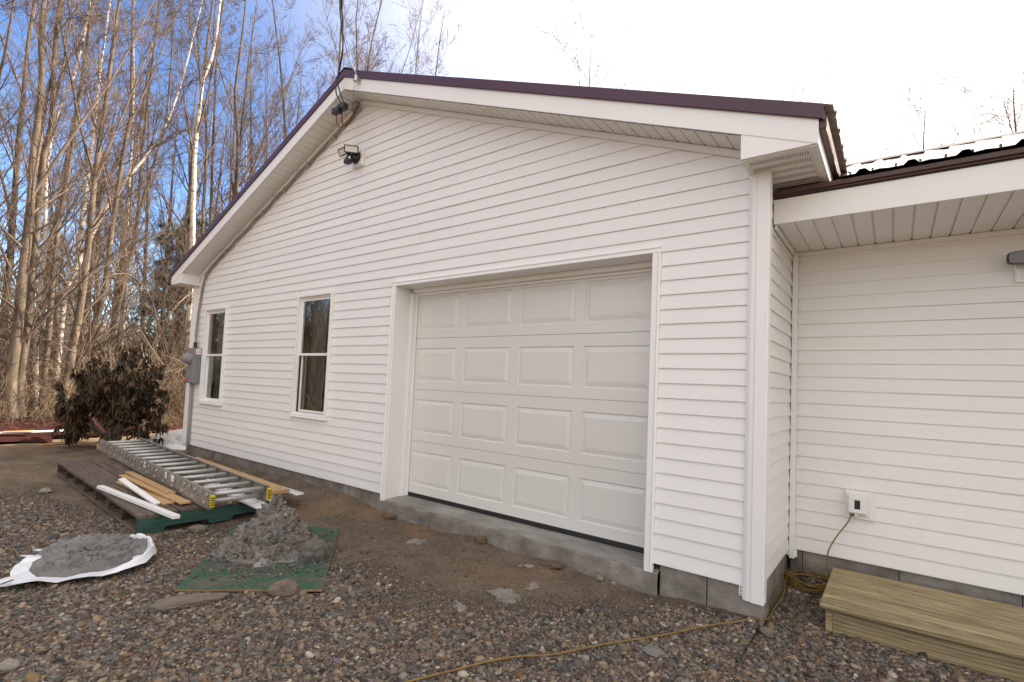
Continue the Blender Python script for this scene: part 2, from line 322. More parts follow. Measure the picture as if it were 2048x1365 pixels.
def ground_mat():
    m, t, N, L, B = newmat('ground'); tc = N.new('ShaderNodeTexCoord')
    def noise(s, d=6, st=None):
        n = N.new('ShaderNodeTexNoise'); n.inputs['Scale'].default_value = s; n.inputs['Detail'].default_value = d; n.inputs['Roughness'].default_value = .65; L.new(tc.outputs['Object'], n.inputs['Vector']); return n
    a = N.new('ShaderNodeAttribute'); a.attribute_name = 'gravel'; b = N.new('ShaderNodeAttribute'); b.attribute_name = 'forest'; c = N.new('ShaderNodeAttribute'); c.attribute_name = 'sand'
    n1 = noise(2.6); dirt = ramp(N, [(.32, (.08, .056, .038)), (.5, (.16, .114, .078)), (.68, (.255, .187, .131))]); L.new(n1.outputs[0], dirt.inputs[0])
    n2 = noise(70, 3); sp = ramp(N, [(.35, (.06, .05, .042)), (.5, (.14, .115, .09)), (.66, (.30, .26, .215))]); L.new(n2.outputs[0], sp.inputs[0])
    mx1 = N.new('ShaderNodeMix'); mx1.data_type = 'RGBA'; mx1.inputs[0].default_value = .35; L.new(dirt.outputs[0], mx1.inputs[6]); L.new(sp.outputs[0], mx1.inputs[7])
    sd = N.new('ShaderNodeMix'); sd.data_type = 'RGBA'; L.new(c.outputs['Fac'], sd.inputs[0]); L.new(mx1.outputs[2], sd.inputs[6]); sd.inputs[7].default_value = (.22, .145, .088, 1)
    gr = ramp(N, [(.35, (.035, .027, .022)), (.6, (.10, .075, .055))]); L.new(n2.outputs[0], gr.inputs[0])
    mx2 = N.new('ShaderNodeMix'); mx2.data_type = 'RGBA'; L.new(a.outputs['Fac'], mx2.inputs[0]); L.new(sd.outputs[2], mx2.inputs[6]); L.new(gr.outputs[0], mx2.inputs[7])
    n3 = noise(9, 8); fo = ramp(N, [(.35, (.10, .05, .02)), (.5, (.24, .12, .05)), (.65, (.40, .24, .12))]); L.new(n3.outputs[0], fo.inputs[0])
    mx3 = N.new('ShaderNodeMix'); mx3.data_type = 'RGBA'; L.new(b.outputs['Fac'], mx3.inputs[0]); L.new(mx2.outputs[2], mx3.inputs[6]); L.new(fo.outputs[0], mx3.inputs[7])
    L.new(mx3.outputs[2], B.inputs['Base Color']); B.inputs['Roughness'].default_value = .95; B.inputs['Specular IOR Level'].default_value = .2
    n4 = noise(45, 8); bu = N.new('ShaderNodeBump'); bu.inputs['Strength'].default_value = .9; bu.inputs['Distance'].default_value = .02; L.new(n4.outputs[0], bu.inputs['Height']); L.new(bu.outputs[0], B.inputs['Normal'])
    return m
M_ground = ground_mat()
me = np_mesh('ground', gv, gq, None, M_ground)
def vattr(me, name, arr):
    at = me.attributes.new(name, 'FLOAT', 'POINT'); at.data.foreach_set('value', np.asarray(arr, np.float32))
vx, vy = gv[:, 0], gv[:, 1]
vattr(me, 'gravel', gravel_mask(vx, vy) * (vx > -14) * (vx < 4) * smooth01(vy, -3.9, -3.4) * (vy < 2))
fe = -11.9 + .9 * (fbm(vx * .4, vy * .4, s=3) - .5) * 2
vattr(me, 'forest', np.maximum(smooth01(-vx, 12.3, 13.2), smooth01(vy, 9, 12)))
vattr(me, 'sand', smooth01(fbm(vx * 2.2, vy * 2.2, s=44, o=4), .50, .66) * smooth01(vy, -.9, -.05) * smooth01(-vy, -.2, .1) * (vx > -4.5) * (vx < -.9) * .9 + smooth01(-vx, 10.2, 11) * (1 - smooth01(-vx, 12, 13)) * .45)
link('ground', me, kind='structure')

# ------------------------------------------------------------------ garage
P = 0.1016
SL = 0.393; RX = -4.267; ZP = 4.345
garage = thing('garage', 'white vinyl-sided gable-roofed garage with closed panelled door and maroon metal roof', 'garage', (0, 0, 0))
wing = thing('house_wing', 'lower white-sided house wing joined to the right side of the garage', 'house', (0, 1.07, 0))
wing.location = (0, 0, 0)
def piece(parent, x0, x1, z0, z1, clip=None, proud=0.0, plane='front', off=0.0):
    """one run of lapped vinyl board between heights z0..z1 (within a course that starts at zc)"""
    zc = math.floor((z0 + 1e-6) / P) * P
    def yo(z): return .0100 * (z - zc) / P - proud
    prof = []
    if abs(z0 - zc) < 1e-4: prof += [(.0105, z0 + .001), (0.0 - proud, z0), (-.0003 - proud, z0 + .005)]
    else: prof += [(yo(z0), z0)]
    prof += [(yo(z1), z1 + .001)]
    rows = []; nseg = max(1, int((x1 - x0) / .45)); jr = random.Random(int(x0 * 977 + z0 * 7919))
    for side in range(nseg + 1):
        row = []; jy, jz = (jr.uniform(-.0013, .0013), jr.uniform(-.0007, .0007)) if 0 < side < nseg else (0, 0)
        for y, z in prof:
            xx = x0 + (x1 - x0) * side / nseg; y += jy * (1 if z - zc < .05 else .3); z += jz
            if clip: a, b = clip(z); xx = x0 + (x1 - x0) * side / nseg; xx = max(min(xx, b), a)
            if plane == 'front': row.append((xx, off + y, z))
            else: row.append((off - y, xx, z))       # side wall facing +x, run along y
        rows.append(row)
    b = MB(); b.strip(rows if plane == 'front' else rows)
    b.v = [tuple(v) for v in b.v]
    o = b.build('siding_board', M_side, parent, fix=False)
    if plane != 'front': o.data.flip_normals()
    return o
def siding(parent, x0, x1, z0, z1, holes=(), clip=None, plane='front', off=0.0, seams=True, seed=1):
    rnd = random.Random(seed); n0 = int(round(z0 / P)); n = n0
    jump = rnd.uniform(0.5, 3)
    while n * P < z1 - 1e-3:
        a, b = n * P, min((n + 1) * P, z1)
        if n % 2 == 0: jump = rnd.uniform(.4, 3.2)
        xa, xb = x0, x1
        if clip:
            l, r = clip(a); xa, xb = max(xa, l), min(xb, r)
        if xb - xa < .03: break
        cuts = [(hx0, hx1, hz0, hz1) for hx0, hx1, hz0, hz1 in holes if hz1 > a + .002 and hz0 < b - .002]
        runs = [(xa, xb, a, b)]
        for h in sorted(cuts):
            nr = []
            for (p, q, c, d) in runs:
                if h[0] >= q or h[1] <= p: nr.append((p, q, c, d)); continue
                if h[0] > p: nr.append((p, h[0], c, d))
                if h[2] > c + .003: nr.append((h[0], h[1], c, min(h[2], d)))
                if h[3] < d - .003: nr.append((h[0], h[1], max(h[3], c), d))
                if h[1] < q: nr.append((h[1], q, c, d))
            runs = nr
        for (p, q, c, d) in runs:
            s = [p, q]
            if seams and q - p > 1.6 and abs(d - c - P) < 1e-3:
                k = x0 + jump
                while k < q - .4:
                    if k > p + .4: s.insert(-1, k)
                    k += 3.6
            for i in range(len(s) - 1):
                piece(parent, s[i] - (.02 if i else 0), s[i + 1], c, d, clip, .0022 * (i % 2), plane, off)
        n += 1
W1 = (-8.075, -7.335, .68, 2.15); W2 = (-5.365, -4.61, .668, 2.168)
DO = (-3.565, -.665, -1, 2.172)
def gclip(z):
    if z < 2.66: return (-8.53, -.085)
    dx = (ZP - .012 - z) / SL; return (max(-8.53, RX - dx), min(-.085, RX + dx))
siding(garage, -8.53, -.085, 0, 4.33, [W1, W2, DO], gclip, seed=3)
siding(garage, .04, 1.06, 0, 2.6, plane='side', off=0.0, seams=False)
# wall core behind the boards, with real openings
core = MB(); yb0, yb1 = .016, .17
def cbox(x0, x1, z0, z1): core.box(x0, x1, yb0, yb1, z0, z1)
cbox(-8.52, -8.03, .005, 2.6); cbox(-8.03, -7.38, .005, .72); cbox(-8.03, -7.38, 2.11, 2.6); cbox(-7.38, -5.31, .005, 2.6)
cbox(-5.31, -4.66, .005, .72); cbox(-5.31, -4.66, 2.12, 2.6); cbox(-4.66, -3.52, .005, 2.6); cbox(-3.52, -.71, 2.14, 2.6); cbox(-.71, -.02, .005, 2.6)
core.prism([(-8.52, yb0, 2.6), (-.02, yb0, 2.6), (-.02, yb0, 2.64), (RX, yb0, ZP - .03), (-8.52, yb0, 2.64)], (0, yb1 - yb0, 0))
core.build('wall', M_room, garage)
b = MB(); b.box(-.2, -.016, .18, 8, .005, 2.6); b.build('wall', M_trim, garage)
b = MB(); b.box(-8.53, -8.4, .18, 8, .005, 2.6); b.build('wall', M_trim, garage)
b = MB(); b.box(-8.4, -.2, 7.85, 8, .005, 2.6); b.prism([(-8.5, 7.85, 2.6), (-.05, 7.85, 2.6), (RX, 7.85, 4.25)], (0, .15, 0)); b.build('wall', M_trim, garage)
b = MB(); b.box(-8.4, -.2, .3, 7.8, -.03, -.005); b.build('floor_slab', M_dark, garage)
b = MB(); b.box(-8.4, -.2, .18, 7.8, 2.62, 2.66); b.build('ceiling', M_dark, garage)
# foundation panels
fx = [-8.50, -7.745, -7.146, -6.544, -5.92, -5.304, -4.70, -4.139, -3.60]
for i in range(len(fx) - 1):
    b = MB(); b.box(fx[i] + .003, fx[i + 1] - .003, .022 + .002 * (i % 2), .25, -.8, -.002, b=.004); b.build('concrete_panel', M_conc, garage)
for a, c in ((-.628, -.314), (-.314, .012)):
    b = MB(); b.box(a + .003, c - .003, .022, .25, -.8, -.002, b=.004); b.build('concrete_panel', M_conc, garage)
for a, c in ((.25, .46), (.46, .76), (.76, 1.085)):
    b = MB(); b.box(-.25, -.020, a + .003, c - .003, -.8, -.002, b=.004); b.build('concrete_panel', M_conc, garage)
# door ledge
b = MB()
nxs = 150
def ledge_rows(P_, jit):
    out = []
    for y, z in P_:
        out.append([(-3.60 + 2.975 * i / nxs, y + jit * (float(fbm(np.array([i * .35]), np.array([z * 30]), s=61)[0]) - .5), z + jit * .6 * (float(fbm(np.array([i * .3]), np.array([y * 20]), s=62)[0]) - .5)) for i in range(nxs + 1)])
    return out
b.strip(ledge_rows([(.5, -.036), (.26, -.036), (.12, -.042), (.02, -.047), (.0, -.050)], .003)); b.build('door_ledge', M_ledge, garage, smooth=True)
b = MB(); b.strip(ledge_rows([(.0, -.051), (-.010, -.056), (-.014, -.064), (-.012, -.09), (-.020, -.13), (-.014, -.18), (-.02, -.30), (-.02, -.8)], .014)); b.build('door_ledge_face', M_conc, garage, smooth=True)
# corner posts
b = MB()
b.prism([(-.092, -.012, -.075), (-.070, -.022, -.075), (-.045, -.022, -.075), (-.041, -.030, -.075), (.026, -.030, -.075), (.030, -.026, -.075), (.030, .046, -.075), (.022, .052, -.075), (.022, .066, -.075), (.0, .066, -.075), (0.0, .02, -.075), (-.092, .02, -.075)], (0, 0, 2.64))
b.build('corner_post', M_trim, garage)
b = MB(); b.box(-.116, -.094, .004, .007, -.062, .0); b.build('corner_post_nail_flange', M_trim, garage)
b = MB()
for z in (-.052, -.032, -.012): b.box(-.108, -.102, .002, .0035, z - .006, z + .004)
b.build('nail_slot', M_dark, garage, kind='stuff')
b = MB(); b.box(-8.60, -8.515, -.026, .06, -.03, 2.56, b=.004); b.build('corner_post', M_trim, garage)
# inner corner post belongs to the wing
b = MB(); b.box(.0, .036, 1.034, 1.068, -.065, 2.295, b=.003); b.box(.036, .052, 1.056, 1.06, -.055, .0); b.box(-.016, .0, 1.02, 1.03, -.04, .0); b.build('corner_post', M_trim, wing)
# J channel under the rake soffit
for sgn, xe in ((1, -.095), (-1, -8.44)):
    n = Vector((sgn, 0, -SL)).normalized(); dz = Vector((0, 0, 1))
    p0 = Vector((RX, 0, ZP)); p1 = Vector((xe, 0, ZP - SL * abs(xe - RX)))
    b = MB(); b.prism([p0 + Vector((0, -.022, -.002)), p0 + Vector((0, .004, -.002)), p0 + Vector((0, .004, -.05)), p0 + Vector((0, -.016, -.05)), p0 + Vector((0, -.022, -.044))], p1 - p0)
    b.build('soffit_channel', M_soff, garage)
# rake soffit panels (grooved), one piece per panel
def soffit_panel(parent, A, B, D, nrm, wd, m=M_soff):
    """A start corner, B unit vector across panels, D vector along the panel, nrm downwards normal"""
    A, B, D, nrm = map(Vector, (A, B, D, nrm)); g = .011
    pts = [(0, -.009), (.0015, 0), (wd - g, 0), (wd - g + .003, -.009), (wd - .001, -.009)]
    r0 = [A + B * s + nrm * h for s, h in pts]; r1 = [p + D for p in r0]
    b = MB(); b.strip([r0, r1]); return b.build('soffit_panel', m, parent, fix=False)
for sgn, xe in ((1, -.088), (-1, -8.445)):
    Ld = math.hypot(abs(xe - RX), SL * abs(xe - RX)); bx = Vector((sgn, 0, -SL)).normalized(); n = int(Ld / .102); wd = Ld / n
    nr = Vector((0, 0, -1))
    for i in range(n):
        soffit_panel(garage, Vector((RX, .0, ZP + .002)) + bx * (wd * i), bx, (0, -.247, 0), nr, wd)
    # fascia, rake trim, roof slab
    for (x0, x1, seg) in ([(RX, -2.49, 0), (-2.49, .338, 1)] if sgn > 0 else [(RX, -6.6, 0), (-6.6, -8.885, 1)]):
        e = .004 * seg; za, zb = ZP - SL * abs(x0 - RX), ZP - SL * abs(x1 - RX)
        b = MB(); b.prism([(x0, -.258 - e, za + .148), (x0, -.270 - e, za + .138), (x0, -.276 - e, za + .142), (x0, -.272 - e, za + .226), (x0, -.22, za + .236), (x0, -.22, za + .228)], (x1 - x0, 0, zb - za)); b.build('rake_trim', M_maroon, garage)
    fas = [(RX, -1.85), (-1.85, .312)] if sgn > 0 else [(RX, -6.2), (-6.2, -8.845)]
    for k, (x0, x1) in enumerate(fas):
        za, zb = ZP - SL * abs(x0 - RX), ZP - SL * abs(x1 - RX); e = .0012 * k
        b = MB(); b.prism([(x0, -.262 - e, za + .006), (x0, -.245, za + .006), (x0, -.245, za + .16), (x0, -.262 - e, za + .16)], (x1 - x0, 0, zb - za)); b.build('fascia', M_trim, garage)
# eave boxes
for (xa, xb, sgn) in ((-.09, .300, 1), (-8.444, -8.834, -1)):
    zt = lambda x: ZP - SL * abs(x - RX) + .006
    b = MB(); b.prism([(xa, -.2595, 2.556), (xb, -.2595, 2.556), (xb, -.2595, max(zt(xb), 2.557)), (xa, -.2595, zt(xa))], (0, .012, 0)); b.build('eave_return', M_trim, garage)
    b = MB(); x2 = xa + .004 * sgn; b.box(min(xa, x2), max(xa, x2), -.2475, .0, 2.556, zt(xa)); b.build('eave_return_side', M_trim, garage)
    # border trim of the box underside
    b = MB(); b.box(min(xa, xa + .028 * sgn), max(xa, xa + .028 * sgn), -.246, .0, 2.548, 2.5555); b.build('soffit_channel', M_soff, garage)
    b = MB(); b.box(min(xb - .03 * sgn, xb), max(xb - .03 * sgn, xb), -.247, 7.9, 2.546, 2.5550); b.build('soffit_channel', M_soff, garage)
    # vented panels across the box, running along x
    for i in range(12 if sgn > 0 else 4):
        y0 = -.245 + i * .098; xs0 = xa + .028 * sgn if y0 < -.04 else (.002 if sgn > 0 else -8.536); xs1 = xb - .03 * sgn
        b = MB(); pts = [(0, 2.561), (.002, 2.551), (.030, 2.551), (.034, 2.547), (.040, 2.547), (.044, 2.551), (.088, 2.551), (.090, 2.561), (.098, 2.561)]
        b.strip([[(xs0, y0 + s, z) for s, z in pts], [(xs1, y0 + s, z) for s, z in pts]]); b.build('soffit_panel', M_soff, garage, fix=False)
        if sgn > 0:
            b = MB(); k = xs0 + .012
            while k < xs1 - .01:
                b.box(k, k + .003, y0 + .047, y0 + .086, 2.5498, 2.5506); k += .0125
            b.build('vent_slot', M_dark, garage, kind='stuff')
    # eave fascia and drip edge along the side
    b = MB(); b.box(min(xb, xb + .012 * sgn), max(xb, xb + .012 * sgn), -.2575, 8.1, 2.550, 2.700); b.build('eave_fascia', M_trim, garage)
    b = MB(); b.box(min(xb + .0125 * sgn, xb + .05 * sgn), max(xb + .0125 * sgn, xb + .05 * sgn), -.255, 8.1, 2.632, 2.700, b=.004); b.build('drip_edge', M_brown, garage)
# roof sheets with ribs (each sheet 0.91 m wide)
def roof_sheet(parent, y0, wd, top, bot, m):
    """sheet running down-slope from top point to bottom point (x,z) with ribs along the slope"""
    pts = []; per = wd / 4
    for k in range(4):
        s = k * per
        pts += [(s, 0), (s + per * .36, 0), (s + per * .44, .019), (s + per * .56, .019), (s + per * .64, 0), (s + per * .82, .004)]
    pts.append((wd + .012, 0)); d = Vector((bot[0] - top[0], 0, bot[1] - top[1])).normalized(); n = Vector((-d.z, 0, d.x)); n = n if n.z > 0 else -n
    r = []
    for px, pz in (top, bot): r.append([Vector((px, y0 + s, pz)) + n * h for s, h in pts])
    b = MB(); b.strip(r); k = len(b.f); b.strip([[p - n * .0022 for p in q] for q in r]); b.strip([r[1], [p - n * .0022 for p in r[1]]])
    o = b.build('roof_sheet', m, parent, fix=False); o.data.materials.append(M_roofu)
    for i in range(k, len(b.f)): o.data.polygons[i].material_index = 1
    return o
for sgn in (1, -1):
    tx = RX; bxx = RX + sgn * (4.267 + .380)
    for i in range(9):
        y0 = -.262 + i * .93
        roof_sheet(garage, y0, .93, (tx, ZP + .231), (bxx, ZP + .231 - SL * abs(bxx - RX)), M_roof)
    b = MB(); x1 = RX + sgn * 4.56; b.prism([(RX, -.243, ZP + .16), (RX, -.243, ZP + .222), (x1, -.243, ZP + .222 - SL * 4.56), (x1, -.243, ZP + .165 - SL * 4.56)], (0, 8.3, 0)); b.build('roof_deck', M_palu, garage)
b = MB(); b.prism([(RX - .16, -.275, ZP + .175), (RX, -.275, ZP + .245), (RX + .16, -.275, ZP + .175), (RX + .16, -.275, ZP + .183), (RX, -.275, ZP + .253), (RX - .16, -.275, ZP + .183)], (0, 8.4, 0)); b.build('ridge_cap', M_maroon, garage)
# ---- garage door
gd = bpy.data.objects.new('garage_door', None); C.objects.link(gd); gd.parent = garage; gd['label'] = 'closed pale raised-panel garage door with four sections'
DY = .25; cols = [(-3.425, -2.845), (-2.751, -2.171), (-2.077, -1.497), (-1.403, -.823)]
for s in range(4):
    z0 = .006 + s * .5345; z1 = z0 + .5315; pz0, pz1 = z0 + .088, z0 + .43
    b = MB(); xl, xr = -3.52, -.70
    def quad(x0, x1, za, zb, y=DY): b.add([(x0, y, za), (x1, y, za), (x1, y, zb), (x0, y, zb)], [(0, 1, 2, 3)])
    quad(xl, xr, z0, pz0); quad(xl, xr, pz1, z1)
    xx = xl
    for (c0, c1) in cols: quad(xx, c0, pz0, pz1); xx = c1
    quad(xx, xr, pz0, pz1)
    b.add([(xl, DY, z1), (xr, DY, z1), (xr, DY + .012, z1 + .0015), (xl, DY + .012, z1 + .0015)], [(0, 1, 2, 3)])
    b.add([(xl, DY, z0), (xr, DY, z0), (xr, DY + .04, z0), (xl, DY + .04, z0)], [(3, 2, 1, 0)])
    b.add([(xl, DY + .04, z0), (xr, DY + .04, z0), (xr, DY + .04, z1), (xl, DY + .04, z1)], [(3, 2, 1, 0)])
    b.build('door_section', M_door, gd, fix=False)
    for (c0, c1) in cols:
        b = MB(); rings = []
        for ins, y in ((0, 0), (.005, .007), (.013, .008), (.050, .0005), (.056, .0005), (.058, .002), (.060, .0005)):
            rings.append([(c0 + ins, DY + y, pz0 + ins), (c1 - ins, DY + y, pz0 + ins), (c1 - ins, DY + y, pz1 - ins), (c0 + ins, DY + y, pz1 - ins)])
        vs = [p for r in rings for p in r]; fs = [(a * 4 + i, a * 4 + (i + 1) % 4, a * 4 + 4 + (i + 1) % 4, a * 4 + 4 + i) for a in range(len(rings) - 1) for i in range(4)]
        k = (len(rings) - 1) * 4; fs.append((k, k + 1, k + 2, k + 3)); b.add(vs, fs); b.build('door_panel', M_door, gd, fix=False)
b = MB(); b.box(-3.5, -.72, DY - .006, DY + .03, -.034, .006, b=.005); b.build('rubber_seal', M_rubber, gd)
# casing and jambs
def casing(parent, pts, vec, name='casing'):
    b = MB(); b.prism(pts, vec); return b.build(name, M_trim, parent)
for (xo, xi) in ((-3.565, -3.500), (-.665, -.728)):
    s = 1 if xi > xo else -1
    casing(garage, [(xo, .014, -.06), (xo, -.012, -.06), (xo + s * .012, -.020, -.06), (xo + s * .022, -.014, -.06), (xi - s * .006, -.016, -.06), (xi, -.010, -.06), (xi, .014, -.06)], (0, 0, 2.19 - .0), 'casing')
    b = MB(); b.box(min(xi, xi - s * .012), max(xi, xi - s * .012), .0145, .247, -.045, 2.128); b.build('door_jamb', M_trim, garage)
    b = MB(); b.box(min(xi, xi + s * .040), max(xi, xi + s * .040), .185, .246, -.04, 2.086, b=.003); b.box(min(xi + s * .04, xi + s * .062), max(xi + s * .04, xi + s * .062), .232, .2465, -.035, 2.09, b=.002); b.build('door_stop', M_trim, garage)
casing(garage, [(-3.566, .014, 2.178), (-3.566, -.0125, 2.178), (-3.566, -.0205, 2.166), (-3.566, -.0145, 2.156), (-3.566, -.0165, 2.132), (-3.566, .014, 2.128)], (2.902, 0, 0))
b = MB(); b.box(-3.5, -.728, .0145, .247, 2.1285, 2.140); b.build('door_header', M_trim, garage)
b = MB(); b.box(-3.46, -.768, .185, .246, 2.088, 2.128, b=.003); b.box(-3.44, -.79, .232, .2465, 2.064, 2.0875, b=.002); b.build('door_stop', M_trim, garage)
b = MB(); b.box(-3.52, -.70, .30, .31, -.03, 2.2); b.build('wall', M_dark, garage)
# ---- windows
def window(x0, x1, z0, z1, lab):
    w_ = bpy.data.objects.new('window', None); C.objects.link(w_); w_.parent = garage; w_['label'] = lab
    fo = .034
    b = MB()      # outer frame with nail-fin moulding
    for (a, c, d, e) in ((x0, x0 + fo, z0, z1), (x1 - fo, x1, z0, z1), (x0 + fo, x1 - fo, z0, z0 + fo), (x0 + fo, x1 - fo, z1 - fo, z1)): b.box(a, c, -.030, .05, d, e, b=.003)
    b.box(x0 - .006, x1 + .006, -.036, .0, z0 - .008, z0 + .006, b=.002)
    b.build('window_frame', M_trim, w_)
    i0, i1, k0, k1 = x0 + fo, x1 - fo, z0 + fo, z1 - fo; zm = (z0 + z1) / 2 + .01
    b = MB()      # inner track
    t = .018
    for (a, c, d, e) in ((i0, i0 + t, k0, k1), (i1 - t, i1, k0, k1), (i0 + t, i1 - t, k0, k0 + t), (i0 + t, i1 - t, k1 - t, k1)): b.box(a, c, -.004, .08, d, e, b=.002)
    b.build('window_track', M_trim, w_)
    r = .030
    for nm, (d, e), y in (('upper_sash', (zm - .016, k1 - t), .010), ('lower_sash', (k0 + t, zm + .012), .040)):
        b = MB(); a, c = i0 + t, i1 - t
        for q in ((a, a + r, d, e), (c - r, c, d, e), (a + r, c - r, d, d + r), (a + r, c - r, e - r, e)): b.box(q[0], q[1], y, y + .026, q[2], q[3], b=.002)
        b.build(nm, M_trim, w_)
        b = MB(); b.box(a + r - .004, c - r + .004, y + .009, y + .0125, d + r - .004, e - r + .004); b.build('pane', M_glass, w_)
    b = MB(); n = 26; xa, xb = i0 + .02, i0 + .34
    b.strip([[(xa + (xb - xa) * i / n, .16 + .016 * math.sin(i * 1.7), z) for i in range(n + 1)] for z in (k0, k1)]); b.build('curtain', M_curt, w_, smooth=True, fix=False)
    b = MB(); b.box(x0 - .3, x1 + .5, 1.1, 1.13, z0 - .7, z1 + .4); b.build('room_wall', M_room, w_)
window(*W1, 'narrow double-hung window beside the electric meter'); window(*W2, 'double-hung window nearer the garage door')

# ------------------------------------------------------------------ house wing
WY = 1.072
siding(wing, .034, 6.5, 0, 2.245, plane='front', off=WY, seed=9)
b = MB(); b.box(.0, 6.5, WY + .016, WY + .17, .004, 2.6); b.build('wall', M_trim, wing)
b = MB(); b.box(6.4, 6.55, WY + .18, 8.0, .0, 2.6); b.box(-.01, 6.4, 7.9, 8.0, .0, 2.6); b.build('wall', M_trim, wing)
fj = [.0, .084, .675, 1.29, 1.9, 2.5, 3.1, 3.7, 4.3, 4.9, 5.5, 6.5]
for i in range(len(fj) - 1):
    b = MB(); b.box(fj[i] + .002, fj[i + 1] - .002, WY + .022, WY + .2, -.8, -.002, b=.003); b.build('concrete_panel', M_conc, wing)
b = MB(); b.box(.0365, 6.5, WY - .018, WY + .012, 2.262, 2.297, b=.003); b.build('soffit_channel', M_soff, wing)
b = MB(); b.box(.0365, 6.5, WY - .003, WY + .012, 2.246, 2.2615); b.build('frieze_trim', M_soff, wing)
b = MB(); b.prism([(.004, .275, 2.268), (.004, WY - .04, 2.268), (.004, WY - .04, 2.298), (.004, .275, 2.298)], (.016, 0, 0)); b.build('soffit_channel', M_soff, wing)
for i in range(62):
    soffit_panel(wing, (.022 + i * .1035, WY - .004, 2.299), (1, 0, 0), (0, -(WY - .27), 0), (0, 0, -1), .1035)
EY = .250
for k, (xa, xb) in enumerate(((.002, .735), (.735, 4.4), (4.4, 6.8))):
    b = MB(); b.box(xa, xb, EY - .0012 * (k % 2), EY + .016, 2.296, 2.466); b.build('fascia', M_trim, wing)
b = MB(); b.box(.003, 6.8, EY - .016, EY - .002, 2.4665, 2.478, b=.002); b.box(.003, 6.8, EY - .03, EY + .02, 2.4785, 2.512, b=.004); b.build('drip_edge', M_brown, wing)
b = MB(); b.box(.002, 6.8, EY - .004, EY + .015, 2.458, 2.4662); b.build('drip_edge_painted_shadow', M_rubber, wing)  # solid black strip stands in for the shadow under the drip edge
# wing roof: ribs run up-slope (along y)
YR, ZE, RS = 4.6, 2.522, .407
ZR = ZE + RS * (YR - (EY - .05))
def wing_sheet(x0, wd):
    pts = []; per = wd / 4
    for k in range(4):
        s = k * per; pts += [(s, 0), (s + per * .30, 0), (s + per * .40, .022), (s + per * .52, .022), (s + per * .62, 0), (s + per * .82, .005)]
    pts.append((wd + .01, 0)); b = MB(); lo, hi = [], []
    n = Vector((0, -RS, 1)).normalized()
    for s, h in pts:
        x = x0 + s; y0 = EY - .05
        if x < .385:                        # valley against the garage roof plane
            zg = ZP + .231 - SL * abs(x - RX); y0 = max(y0, EY - .05 + (zg - ZE) / RS) if x < .36 else y0
        jag = .006 * math.sin(x * 31) + .004 * math.sin(x * 77)
        lo.append(Vector((x, min(y0 + jag, YR), ZE + RS * (y0 + jag - (EY - .05)))) + n * h)
        hi.append(Vector((x, YR, ZR)) + n * h)
    mid = [[p.lerp(q, t) + n * (.0022 * math.sin(9 * t + 3 * p.x)) for p, q in zip(lo, hi)] for t in (.06, .12, .2, .3, .45, .6, .8)]
    b.strip([lo] + mid + [hi]); b.strip([lo, [p - n * .003 for p in lo]])
    b.build('roof_sheet', M_roof, wing, fix=False)
for i in range(8): wing_sheet(-.545 + .93 * i, .93)
b = MB(); b.prism([(.01, EY + .02, 2.50), (.01, YR, ZR - .02), (.01, YR, ZR - .1), (.01, EY + .02, 2.42)], (6.7, 0, 0)); b.build('roof_deck', M_palu, wing)
b = MB(); b.prism([(-3, YR - .17, ZR - .045), (-3, YR, ZR + .045), (-3, YR + .17, ZR - .045)], (10, 0, 0)); b.build('ridge_cap', M_brown, wing)
b = MB(); b.prism([(-.5, YR, ZR), (-.5, 8.1, ZR - RS * 3.5), (-.5, 8.1, ZR - RS * 3.5 - .02), (-.5, YR, ZR - .02)], (7.3, 0, 0)); b.build('rear_roof', M_roof, wing)
# screws on the roof sheet
b = MB(); rg = random.Random(2)
for i in range(34):
    x = .42 + i * .1163; 
    for t in (.16,):
        y = EY - .05 + t; z = ZE + RS * t; b.box(x - .006, x + .006, y - .006, y + .006, z + .001, z + .012)
b.build('roof_screw', M_brown, wing, kind='stuff')
# ------------------------------------------------------------------ fixtures on the walls
def mat_from(axis_to, up_hint=(0, 0, 1), loc=(0, 0, 0)):
    z = Vector(axis_to).normalized(); x = Vector(up_hint).cross(z).normalized(); y = z.cross(x)
    m = Matrix((x, y, z)).transposed().to_4x4(); m.translation = Vector(loc); return m
# floodlight
fl = thing('floodlight', 'black twin-head security floodlight with motion sensor on a white block under the gable peak', 'light', (-4.285, 0, 3.665))
b = MB(); b.box(-.098, .098, -.030, .012, -.098, .098, b=.006); b.box(-.08, .08, -.036, -.03, -.08, .08, b=.003); b.build('mounting_block', M_trim, fl)
b = MB(); prof = [(-.036, .072), (-.048, .074), (-.070, .068), (-.086, .052), (-.094, .03), (-.096, .002)]
rows = [[(math.cos(a) * r, y, math.sin(a) * r) for a in [2 * PI * k / 24 for k in range(25)]] for y, r in prof]; b.strip(rows); b.build('canopy', M_black, fl, smooth=True)
def lamp_head(c, aim, wd, ht, nm='lamp_head'):
    m = mat_from(aim, loc=c); b = MB(); b.box(-wd / 2, wd / 2, -ht / 2, ht / 2, -.03, .006, m, b=.005)
    for q in ((-wd / 2, wd / 2, ht / 2 - .008, ht / 2), (-wd / 2, wd / 2, -ht / 2, -ht / 2 + .008), (-wd / 2, -wd / 2 + .008, -ht / 2, ht / 2), (wd / 2 - .008, wd / 2, -ht / 2, ht / 2)): b.box(q[0], q[1], q[2], q[3], .0061, .013, m)
    o = b.build(nm, M_black, fl); b = MB(); b.box(-wd / 2 + .009, wd / 2 - .009, -ht / 2 + .009, ht / 2 - .009, .0062, .009, m); b.build('lens', M_lens, o)
lamp_head((.060, -.150, .040), (.70, -.62, -.30), .150, .080); lamp_head((-.105, -.150, .050), (-.05, -.86, -.42), .140, .080)
